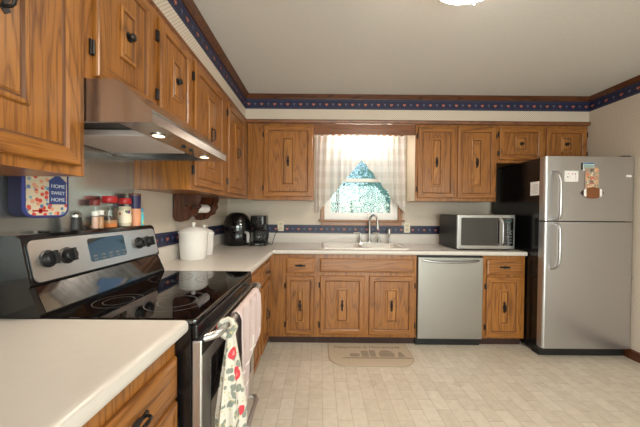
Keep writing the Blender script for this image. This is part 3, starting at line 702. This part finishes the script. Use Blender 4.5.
# ------------------------------------------------------------------ dishwasher
dwr = thing('dishwasher', 'stainless steel dishwasher set under the counter', 'dishwasher', (2.305, -.3, 0))
G().box(2.006, 2.616, -.575, -.02, .10, .865).build('tub', M_BLACKM, dwr)
G().box(2.006, 2.618, -.607, -.578, 0.078, .850, .005).build('door', M_STD, dwr)
hp = []
for k in range(13):
    t = k/12; hp.append((2.050+t*.525, -.607-.034*math.sin(PI*t)**.5, .822-.014*math.sin(PI*t)))
G().tube(hp, .011, 10).build('handle', M_STH, dwr, smooth=50)
G().box(2.003, 2.619, -.56, -.53, 0, .076).build('kick_plate', M_BLACKM, dwr)

# ------------------------------------------------------------------ microwave
mw = thing('microwave_oven', 'stainless and black microwave on the right end of the counter', 'microwave', (2.67, -.34, CZ1))
MX0, MX1, MZ0, MZ1, MF = 2.402, 2.956, CZ1+.012, 1.256, -.545
G().box(MX0+.004, MX1-.004, MF+.03, -.135, MZ0, MZ1-.002, .006).build('body', M_DGREY, mw)
g = G(); g.box(MX0, MX1, MF, MF+.030, MZ0, MZ1, .006); fp = g.build('front_panel', M_STH, mw)
G().rrect(MX0+.035, MX0+.400, MZ0+.035, MZ1-.030, MF-.003, MF+.002, .012).build('door_window', M_BGLASS, fp)
G().rrect(MX0+.425, MX1-.018, MZ0+.035, MZ1-.030, MF-.003, MF+.002, .010).build('keypad', M_BGLASS, fp)
for r in range(5):
    for c in range(3):
        x = MX0+.445+c*.030; z = MZ0+.060+r*.028
        G().box(x, x+.018, MF-.0042, MF-.0030, z, z+.012, .0004).build('key', M_GREYRING, fp)
G().box(MX0+.445, MX1-.036, MF-.0040, MF-.0031, MZ1-.070, MZ1-.048).build('clock_display', plain('lcd_dark', (40, 62, 58), .2), fp)
G().tube([(MX0+.412, MF+.002, MZ1-.045), (MX0+.413, MF-.024, MZ1-.050), (MX0+.414, MF-.034, MZ1-.075), (MX0+.414, MF-.034, MZ0+.075), (MX0+.413, MF-.024, MZ0+.050), (MX0+.412, MF+.002, MZ0+.045)], .010, 10).build('handle', M_STV, fp, smooth=50)
for x in (MX0+.06, MX1-.06):
    for y in (MF+.07, -.18): G().lathe([(.014, CZ1+.0005), (.014, MZ0+.001)], (x, y, 0), 12).build('foot', M_BLACKM, mw)
g = G()
for i in range(6):
    for j in range(4): g.box(MX0+.0030, MX0+.0042, -.40+i*.016, -.392+i*.016, MZ0+.06+j*.016, MZ0+.066+j*.016)
g.build('vent_holes', M_BLACKM, mw)

# ------------------------------------------------------------------ counter appliances in the corner
af = thing('air_fryer', 'glossy black rounded air fryer in the counter corner', 'air fryer', (.195, -.30, CZ1))
A0 = CZ1+.0005; AC = (.200, -.270, 0)
g = G(); g.lathe([(.118, A0), (.130, A0+.012), (.138, A0+.08), (.140, A0+.155)], AC, 36, cap1=True); g.build('lower_body', M_BLACKM, af, smooth=50)
g = G(); g.lathe([(.141, A0+.157), (.141, A0+.185), (.134, A0+.25), (.112, A0+.305), (.072, A0+.336), (.02, A0+.345)], AC, 36); g.build('upper_body', M_BLACK, af, smooth=60)
ang = math.atan2(-2.9, .72)
def pol(r, a, z): return (AC[0]+r*math.cos(ang+a), AC[1]+r*math.sin(ang+a), z)
g = G(); g.loops([[pol(r, -.50+1.45*k/10, z) for k in range(11)]+[pol(.13, .95-1.45*k/10, z) for k in range(11)] for r, z in ((.142, A0+.030), (.148, A0+.04), (.148, A0+.140), (.142, A0+.150))]); bk = g.build('basket_front', M_BLACK, af, smooth=40)
g = G(); g.tube([pol(.142, .62, A0+.140), pol(.185, .62, A0+.136), pol(.192, .62, A0+.120), pol(.192, .62, A0+.040)], [.011, .013, .014, .012], 10, sx=1.3); g.build('handle', plain('silver_grey_plastic', (176, 174, 172), .4), bk, smooth=50)
g = G(); g.loops([[pol(r, -.34+.68*k/8, z) for k in range(9)]+[pol(.12, .34-.68*k/8, z) for k in range(9)] for r, z in ((.1435, A0+.19), (.1425, A0+.205), (.1400, A0+.232), (.134, A0+.240))]); g.build('control_display', M_BGLASS, af, smooth=40)

cm = thing('coffee_maker', 'small black drip coffee maker with glass carafe beside the air fryer', 'coffee maker', (.43, -.25, CZ1))
KX, KY = .432, -.26
g = G(); g.prism(rr_poly(KX-.082, KX+.082, KY-.105, KY+.10, .035, 5), 'z', A0, A0+.032); g.build('base', M_BLACKM, cm, smooth=40)
g = G(); g.prism(rr_poly(KX-.078, KX+.078, KY+.035, KY+.098, .025, 5), 'z', A0+.032, A0+.225); g.build('water_tank', M_BLACKM, cm, smooth=40)
g = G(); g.prism(rr_poly(KX-.082, KX+.082, KY-.095, KY+.10, .04, 5), 'z', A0+.222, A0+.298); g.lathe([(.060, A0+.185), (.068, A0+.222)], (KX, KY-.03, 0), 20); g.build('brew_head', M_BLACK, cm, smooth=40)
g = G(); g.prism(rr_poly(KX-.078, KX+.078, KY-.09, KY+.095, .038, 5), 'z', A0+.2985, A0+.312); g.build('lid', M_BLACKM, cm, smooth=40)
g = G(); g.lathe([(.050, A0+.034), (.062, A0+.05), (.066, A0+.09), (.058, A0+.135), (.048, A0+.155)], (KX, KY-.035, 0), 24, cap1=False); cf = g.build('carafe', M_JAR, cm, smooth=60)
g = G(); g.lathe([(.049, A0+.156), (.052, A0+.166), (.030, A0+.174)], (KX, KY-.035, 0), 20); g.build('carafe_lid', M_BLACKM, cf, smooth=40)
g = G(); g.tube([(KX+.050, KY-.045, A0+.155), (KX+.095, KY-.055, A0+.150), (KX+.106, KY-.058, A0+.12), (KX+.100, KY-.056, A0+.075), (KX+.066, KY-.045, A0+.060)], .008, 8); g.build('carafe_handle', M_BLACKM, cf, smooth=50)
G().box(KX-.020, KX+.020, KY-.108, KY-.104, A0+.010, A0+.022).build('switch_plate', M_NICKEL, cm)
pth = [(KX+.06, KY+.085, A0+.008), (KX+.10, KY+.06, A0+.006), (KX+.125, KY-.01, A0+.006), (KX+.128, KY+.07, A0+.006), (KX+.12, KY+.16, A0+.03), (.560, -.030, 1.0), (.600, -.020, 1.065)]
G().tube(pth, .0035, 6).build('power_cord', M_BLACKM, cm, smooth=60)

def canister(label, x, y, r, h):
    c = thing('canister', label, 'canister', (x, y, CZ1), 0, 'white canisters')
    G().lathe([(r*.86, A0), (r*.90, A0+.006), (r*.97, A0+h*.55), (r, A0+h-.010), (r*1.02, A0+h-.004), (r*1.02, A0+h)], (x, y, 0), 32).build('jar', M_CERAM, c, smooth=40)
    z = A0+h
    ld = G().lathe([(r*1.05, z+.001), (r*1.06, z+.008), (r*1.0, z+.016), (r*.75, z+.034), (r*.35, z+.046), (r*.14, z+.050)], (x, y, 0), 32).build('lid', M_CERAM, c, smooth=40)
    G().lathe([(.008, z+.048), (.007, z+.056), (.014, z+.064), (.015, z+.072), (.009, z+.080)], (x, y, 0), 16).build('finial', M_CERAM, ld, smooth=60)
canister('larger white ceramic canister with domed lid beside the stove', .135, -1.135, .100, .192)
canister('smaller white canister standing behind the larger one', .128, -.935, .076, .166)

# paper towel holder under the tall left cabinet
ph = thing('paper_towel_holder', 'dark stained wooden paper towel holder under the tall left cabinet', 'paper towel holder', (.12, -1.0, ZU-.18))
prof = [(.006, ZU-.001), (.206, ZU-.001), (.212, ZU-.032), (.198, ZU-.062), (.208, ZU-.095), (.190, ZU-.115), (.180, ZU-.150), (.140, ZU-.166), (.116, ZU-.192), (.060, ZU-.204), (.020, ZU-.198), (.006, ZU-.170)]
for y in (-1.185, -.850): G().prism(prof, 'y', y, y+.018).build('bracket', M_BRACK, ph)
G().box(.0045, .019, -1.167, -.850, ZU-.165, ZU-.002).build('back_board', M_BRACK, ph)
G().box(.019, .200, -1.167, -.850, ZU-.016, ZU-.002).build('top_board', M_BRACK, ph)
G().tube([(.118, -1.200, ZU-.105), (.118, -.820, ZU-.105)], .009, 12).build('dowel', M_BRACK, ph)
for y in (-1.203, -.829): G().lathe([(.012, 0), (.017, .006), (.012, .014)], (.118, y-.004 if y < -1 else y, ZU-.105), 14, 'y').build('dowel_end', M_BRACK, ph, smooth=50)
tr = thing('paper_towel_roll', 'nearly used up white paper towel roll on the wooden holder', 'paper towel', (.118, -1.01, ZU-.145))
g = G(); g.lathe([(0.034, 0), (.034, -.275), (.019, -.275), (.019, 0)], (.118, -1.145, ZU-.105), 28, 'y', cap0=False, cap1=False)
g.loops([[(.118+.034*math.cos(a), -1.145, ZU-.105+.034*math.sin(a)) for a in [2*PI*k/28 for k in range(28)]], [(.118+.019*math.cos(a), -1.145, ZU-.105+.019*math.sin(a)) for a in [2*PI*k/28 for k in range(28)]]], False, False)
g.build('paper', M_PAPER, tr, smooth=40)

# ------------------------------------------------------------------ on the stove's backguard
BZ = 1.1835
def jar(label, y, r, h, lidm, fill, x=.052, lid_h=.022, name='spice_jar', grp='jars on the stove backguard'):
    j = thing(name, label, 'jar', (x, y, BZ), 0, grp)
    gl = G().lathe([(r*.94, BZ+.0005), (r, BZ+.006), (r, BZ+h*.86), (r*.86, BZ+h*.96), (r*.84, BZ+h)], (x, y, 0), 24, cap1=False).build('glass', M_JAR, j, smooth=50)
    zz = BZ+.003
    for k, (frac, m) in enumerate(fill):
        z2 = zz+h*frac; G().lathe([(r*.90, zz), (r*.93, zz+.003), (r*.93, z2)], (x, y, 0), 24).build('contents', m, j, smooth=50); zz = z2+.0004
    G().lathe([(r*.95, BZ+h-.006), (r*1.0, BZ+h-.004), (r*1.0, BZ+h+lid_h-.003), (r*.93, BZ+h+lid_h)], (x, y, 0), 24).build('lid', lidm, j, smooth=40)
    return j
c_tan = plain('tan_spice', (176, 130, 92), .8); c_pink = plain('pink_salt', (206, 164, 146), .8); c_dark = plain('dark_pepper', (70, 52, 42), .8); c_or = plain('orange_powder', (206, 120, 60), .8); c_pale = plain('pale_rice', (214, 200, 176), .8)
M_LBL = print_mat('jar_label_print', (226, 214, 190), [(200, 170, 60), (110, 60, 110), (226, 214, 190), (190, 110, 60), (90, 110, 90)], 40)
jar('small glass shaker of pink salt on the stove back, left of the big jar', -1.937, .013, .066, M_WHITE, [(.8, c_pink)], .062, .014, 'shaker', 'pair of little shakers')
jar('small glass shaker of spice touching the big red-lidded jar', -1.907, .013, .070, M_WHITE, [(.75, c_tan)], .062, .014, 'shaker', 'pair of little shakers')
jar('jar with a dark red lid behind the two little shakers', -1.900, .020, .112, M_DRED, [(.10, c_tan)], .030, .022)
jar('big clear jar with a bright red lid, brown contents at its bottom', -1.833, .032, .128, M_RED, [(.14, c_or), (.12, c_tan), (.16, c_dark)], .047, .026)
j = jar('red-lidded jar with a colourful label, right of the big clear jar', -1.733, .029, .125, M_RED, [(.82, c_pale)], .050, .024)
G().lathe([(.0296, BZ+.02), (.0296, BZ+.085)], (.050, -1.733, 0), 24, cap0=False, cap1=False).build('paper_label', M_LBL, j, smooth=50)
cn = thing('snack_canister', 'tall canister, navy above and orange below, among the jars', 'canister', (.05, -1.652, BZ))
G().lathe([(.027, BZ+.0005), (.028, BZ+.003), (.028, BZ+.095)], (.048, -1.652, 0), 24).build('lower_sleeve', plain('peach_sleeve', (226, 158, 120), .5), cn, smooth=40)
G().lathe([(.0282, BZ+.0952), (.0282, BZ+.165), (.026, BZ+.166)], (.048, -1.652, 0), 24).build('upper_sleeve', plain('navy_sleeve', (44, 40, 84), .45), cn, smooth=40)
G().lathe([(.0295, BZ+.1662), (.0295, BZ+.176), (.027, BZ+.178)], (.048, -1.652, 0), 24).build('lid', plain('brown_lid', (112, 66, 50), .4), cn, smooth=40)
bt = thing('small_bottle', 'little cyan and yellow bottle at the right end of the jars', 'bottle', (.06, -1.617, BZ))
G().lathe([(.010, BZ+.0005), (.012, BZ+.004), (.012, BZ+.06), (.008, BZ+.075)], (.062, -1.617, 0), 20).build('bottle', print_mat('bottle_print', (90, 190, 200), [(90, 190, 200), (220, 200, 90), (60, 150, 190)], 50), bt, smooth=40)
G().lathe([(.009, BZ+.0755), (.009, BZ+.096), (.007, BZ+.098)], (.062, -1.617, 0), 16).build('cap', plain('cyan_cap', (60, 150, 186), .4), bt, smooth=40)
pgm = thing('grey_shaker', 'dark grey tapered shaker standing alone on the stove back', 'shaker', (.05, -2.018, BZ))
G().lathe([(.021, BZ+.0005), (.022, BZ+.004), (.016, BZ+.055)], (.05, -2.018, 0), 20).build('body', M_DGREY, pgm, smooth=40)
G().lathe([(.016, BZ+.0555), (.0165, BZ+.066), (.010, BZ+.074)], (.05, -2.018, 0), 20).build('cap', M_NICKEL, pgm, smooth=40)
# quilted pot holder hanging against the steel sheet
po = thing('pot_holder', 'quilted navy-edged pot holder reading HOME SWEET HOME hanging on the steel sheet', 'pot holder', (.05, -2.2, 1.245))
PY0, PY1, PZ0, PZ1 = -2.237, -2.072, 1.242, 1.450
def prr(x0, x1, ins=0, r=.035): return G().prism(rr_poly(PY0+ins, PY1-ins, PZ0+ins, PZ1-ins, r-ins*.6, 6), 'x', x0, x1)
prr(.012, .060).build('padding', plain('dark_navy_cloth', (34, 34, 60), .9), po, smooth=35)
prr(.0605, .066, .006).build('printed_front', print_mat('patchwork_print', (206, 192, 168), [(198, 70, 60), (120, 160, 176), (222, 208, 184), (222, 208, 184), (90, 120, 160), (214, 150, 120)], 60), po, smooth=35)
g = G(); ringp = [(.062, p[0], p[1]) for p in rr_poly(PY0+.003, PY1-.003, PZ0+.003, PZ1-.003, .032, 6)]
g.tube(ringp+[ringp[0]], .0055, 8); g.build('piping', plain('royal_blue_cloth', (52, 56, 120), .85), po, smooth=60)
g = G(); g.prism([(-2.150, 1.290), (-2.084, 1.290), (-2.084, 1.374), (-2.078, 1.374), (-2.117, 1.404), (-2.156, 1.374), (-2.150, 1.374)], 'x', .0661, .0675); hs = g.build('house_patch', plain('house_blue', (58, 72, 128), .85), po)
for i, wd_ in enumerate(('HOME', 'SWEET', 'HOME')):
    text_mesh(wd_, .0195 if i != 1 else .0175, plain('stitch_white_%d' % i, (206, 214, 222), .9), 'lettering', hs, Matrix.Translation(Vector((.0681, -2.117, 1.358-i*.0255)) - world_loc(hs)) @ Matrix(((0, 0, 1, 0), (1, 0, 0, 0), (0, 1, 0, 0), (0, 0, 0, 1))), .0004)
g = G(); g.box(.0662, .0672, -2.21, -2.155, 1.262, 1.268); g.box(.0662, .0672, -2.188, -2.176, 1.256, 1.274); g.build('red_stitching', M_RED, po)
g = G(); g.tube([(.020, -2.205, PZ1-.004), (.020, -2.215, PZ1+.03), (.020, -2.195, PZ1+.045), (.020, -2.175, PZ1+.03), (.020, -2.185, PZ1-.004)], .004, 6); g.build('hanging_loop', plain('loop_cloth', (52, 56, 120), .85), po)
g = G(); g.tube([(.004, -2.195, PZ1+.035), (.022, -2.195, PZ1+.036), (.026, -2.195, PZ1+.044), (.026, -2.195, PZ1+.050)], .003, 8); hk = g.build('wall_hook', M_NICKEL); recenter(hk); tag(hk, 'small metal hook on the steel sheet holding the pot holder', 'hook')

# ------------------------------------------------------------------ towels
tw = thing('dish_towel', 'floral dish towel with red blossoms gathered over the oven handle, nearest', 'towel', (.745, -2.185, .36))
g = G(); rings = []
for k in range(23):
    t = k/22; z = .842-t*.50; sp = .25+.75*min(1, t/.55); ring = []
    for i in range(40):
        a = 2*PI*i/40; pl2 = 1+.16*math.sin(7*a+t*2.2)*min(1, t*2+.2)+.07*math.sin(3*a+1)
        ring.append((.757+.010*t+.045*sp*math.cos(a)*pl2, -2.185-.010*t+.082*sp*math.sin(a)*pl2, z+.012*t*math.sin(5*a)))
    rings.append(ring)
g.loops(rings, True, False); g.build('skirt', M_FLORAL, tw, smooth=70)
g = G()
g.tube([(.757, -2.185, .835), (.768, -2.180, .852), (.757, -2.172, .868), (.741, -2.166, .871), (.722, -2.172, .866), (.713, -2.180, .850), (.722, -2.186, .832), (.748, -2.188, .820)], [.018, .014, .010, .009, .009, .010, .013, .016], 12, sx=1.6); g.build('hanging_loop', M_FLORAL, tw, smooth=60)
ck = thing('dish_towel', 'pale pink towel with white checked hem draped over the oven handle', 'towel', (.74, -1.88, .845))
g = G(); rows = []; N = 26
ya, yb = -2.075, -1.730
for k in range(41):
    s = k/40; row = []
    for i in range(N+1):
        u = i/N; y = ya+(yb-ya)*u
        drop = .36+.06*math.sin(u*5+.4)-.10*u; back = .24
        tot = drop+back+.05; d = s*tot
        wv = .008*math.sin(u*20+1)*min(1, d/.12) if d < drop else 0
        if d < drop:
            z = .848-(drop-d); x = .760+wv+.012*math.sin(u*9)*min(1, (drop-d)/.2)
        elif d < drop+.05:
            a = (d-drop)/.05*PI; x = .7405+.0195*math.cos(a); z = .848+.0195*math.sin(a)
        else:
            z = .848-(d-drop-.05); x = .7210-.003*math.sin(u*14)*0
        row.append((x, y+.006*math.sin(d*14+u*7), z))
    rows.append(row)
g.loops(rows, False, False, closed=False)
o = g.build('cloth', M_TOWEL, ck, smooth=70); m = o.modifiers.new('thickness', 'SOLIDIFY'); m.thickness = .002; m.offset = 0

# ------------------------------------------------------------------ kitchen mat
km = thing('kitchen_mat', 'beige printed kitchen mat with rounded corners below the sink', 'mat', (1.57, -.74, 0))
X0, X1, Y0, Y1 = 1.160, 1.905, -.950, -.560
def matp(i):
    pts = []; r = .16-i
    for cx, cy, a in ((X0+.16, Y0+.16, PI), (X1-.16, Y0+.16, 1.5*PI)): pts += [(cx+r*math.cos(a+PI/2*k/8), cy+r*math.sin(a+PI/2*k/8)) for k in range(9)]
    return pts+[(X1-i, Y1-i), (X0+i, Y1-i)]
G().prism(matp(0), 'z', .0005, .006).build('edge', M_MATE, km)
G().prism(matp(.008), 'z', .006, .0075).build('top', M_MAT, km)
text_mesh('Happiness is Homemade', .062, M_TEXT, 'lettering', km, Matrix.Translation(Vector((1.52, -.635, .0080)) - world_loc(km)), .0003, .25)
g = G(); zz = (.0075, .0080)
g.prism([(1.27, -.83), (1.90, -.83), (1.86, -.81), (1.31, -.81)], 'z', *zz)
g.prism(rr_poly(1.455, 1.52, -.80, -.70, .012, 3), 'z', *zz); g.prism(rr_poly(1.53, 1.585, -.80, -.69, .012, 3), 'z', *zz)
g.prism(rr_poly(1.61, 1.75, -.80, -.725, .02, 3), 'z', *zz); g.prism([(1.62, -.72), (1.74, -.72), (1.71, -.69), (1.65, -.69)], 'z', *zz); g.prism([(1.77, -.80), (1.84, -.80), (1.815, -.715), (1.795, -.715)], 'z', *zz); g.prism(rr_poly(1.35, 1.44, -.80, -.745, .02, 3), 'z', *zz)
g.build('still_life_print', M_MATP, km)

# ------------------------------------------------------------------ curtains
def curtain(label, x0, x1, inner_right):
    c = thing('curtain', label, 'curtain', ((x0+x1)/2, -.075, 1.27), 0, 'sheer window curtains')
    g = G(); NU, NV = 72, 26; rows = []
    for k in range(NV+1):
        v = k/NV; row = []
        for i in range(NU+1):
            u = i/NU; q = u if inner_right else 1-u          # q 0 outer edge .. 1 centre
            zb = 1.262+.60*max(0, (q-.04)/.96)**1.02
            zt = 2.136+.008*math.sin(u*NU*.65)
            z = zt+(zb-zt)*v
            amp = .013+.012*v
            x = x0+(x1-x0)*u
            xo = (-.012 if inner_right else .012)*v*(1-q)
            row.append((x+xo, -.075+amp*math.sin(u*44+1.2*math.sin(u*9)+.6*math.sin(v*3))+.007*math.sin(u*17+v*2), z))
        rows.append(row)
    g.loops(rows, False, False, closed=False)
    o = g.build('cloth', M_CURT, c, smooth=80)
    g = G(); g.tube([(r[0], r[1]-.001, r[2]) for r in rows[-1]], .0035, 5); g.build('hem', M_CURT, c, smooth=80)
curtain('left half of the sheer white window curtain', 1.035, 1.5430, True)
curtain('right half of the sheer white window curtain', 1.5500, 2.046, False)
rd = thing('curtain_rod', 'slim white curtain rod behind the valance board', 'curtain rod', (1.54, -.045, 2.09))
G().tube([(1.012, -.045, 2.122), (2.054, -.045, 2.122)], .005, 10).build('rod', M_WHITE, rd, smooth=60)
for x in (1.0095, 2.0505): G().box(x-.0025, x+.0025, -.060, -.030, 2.107, 2.137).build('bracket', M_WHITE, rd)

vl = thing('fluorescent_lamp', 'white fluorescent lamp glowing behind the valance board over the sink', 'lamp', (1.54, -.25, ZT))
G().box(1.20, 1.88, -.280, -.215, ZT-.030, ZT-.0005, .004).build('housing', M_WHITE, vl)
G().tube([(1.235, -.25, ZT-.046), (1.845, -.25, ZT-.046)], .012, 12).build('tube', M_TUBE, vl, smooth=50)
for x in (1.220, 1.848): G().box(x, x+.012, -.265, -.235, ZT-.062, ZT-.0305, .003).build('socket', M_WHITE, vl)

# ------------------------------------------------------------------ outlets
def outlet(label, c, axis):
    o = thing('wall_outlet', label, 'outlet', c, 0 if axis == 'y' else PI/2, 'wall outlets')
    g = G(); g.box(-.036, .036, -.008, -.0016, -.058, .058, .003); g.build('cover_plate', plain('ivory_plate', (214, 202, 178), .4), o, world=False)
    for s in (-1, 1):
        g = G(); g.rrect(-.017, .017, s*.024-.015, s*.024+.015, -.0095, -.0078, .008); r = g.build('socket', plain('ivory_socket', (196, 182, 156), .4), o, world=False)
        g = G()
        for x in (-.007, .005): g.box(x, x+.002, -.0100, -.0094, s*.024-.004, s*.024+.006)
        g.build('slot', M_BLACKM, r, world=False)
outlet('wall outlet right of the coffee maker', (.622, 0, 1.100), 'y')
outlet('wall outlet between the window and the microwave', (2.088, 0, 1.094), 'y')
outlet('wall outlet on the left wall behind the canisters', (0, -.60, 1.085), 'x')

# ------------------------------------------------------------------ ceiling lamp
LX, LY = 1.770, -1.948
lp = thing('ceiling_lamp', 'round flush ceiling lamp with white glass', 'ceiling lamp', (LX, LY, H))
G().lathe([(.120, H-.0005), (.125, H-.03), (.190, H-.085), (.201, H-.095), (.201, H-.104), (.196, H-.106)], (LX, LY, 0), 40).build('base_pan', M_WHITE, lp, smooth=40)
prof = [(.197*math.cos(a), H-.107-.060*math.sin(a)) for a in [PI/2*k/10 for k in range(10)]]
G().lathe(prof+[(.01, H-.167)], (LX, LY, 0), 40).build('glass_shade', M_DOME, lp, smooth=60)
for a in (1.15, 1.15+2.09, 1.15+4.19):
    x, y = LX+.207*math.cos(a), LY+.207*math.sin(a)
    G().lathe([(.005, H-.085), (.005, H-.112), (.009, H-.117), (.006, H-.128)], (x, y, 0), 10).build('clip', M_NICKEL, lp, smooth=40)

# ------------------------------------------------------------------ garden trees outside the window
def tree(label, x, y, h, cr, mat, n=4000):
    t = thing('garden_tree', label, 'tree', (x, y, -.45), 0, 'trees outside the window')
    G().tube([(x, y, -.45), (x+.05, y, h*.3), (x, y+.05, h*.62)], [.16, .12, .06], 8).build('trunk', M_TRUNK, t)
    g = G(); rnd = random.Random(int(x*100))
    for k in range(n):
        a = rnd.uniform(0, 2*PI); ph_ = math.acos(rnd.uniform(-1, 1)); r = cr*rnd.uniform(.5, 1)**.6*(1+.22*math.sin(3*a+ph_*2))
        p = Vector((x+r*math.sin(ph_)*math.cos(a), y+r*math.sin(ph_)*math.sin(a), h*.52+r*1.25*math.cos(ph_)))
        s = rnd.uniform(.06, .13); d1 = Vector((rnd.gauss(0, 1), rnd.gauss(0, 1), rnd.gauss(0, 1))).normalized(); d2 = d1.orthogonal().normalized()
        g.quad(p-d1*s, p-d2*s*.5+d1.cross(d2)*s*.12, p+d1*s, p+d2*s*.5+d1.cross(d2)*s*.12)
    g.build('crown', mat, t)
tree('pale green garden tree seen through the left half of the window', -.1, 7.0, 5.2, 1.7, M_LEAF[0])
tree('blue green garden tree seen through the right half of the window', 4.4, 7.6, 5.4, 1.7, M_LEAF[2])
tree('mid green garden tree farther back, between the two nearer trees', 2.1, 13.5, 8.4, 4.0, M_LEAF[1], 9000)
bpy.context.view_layer.update()
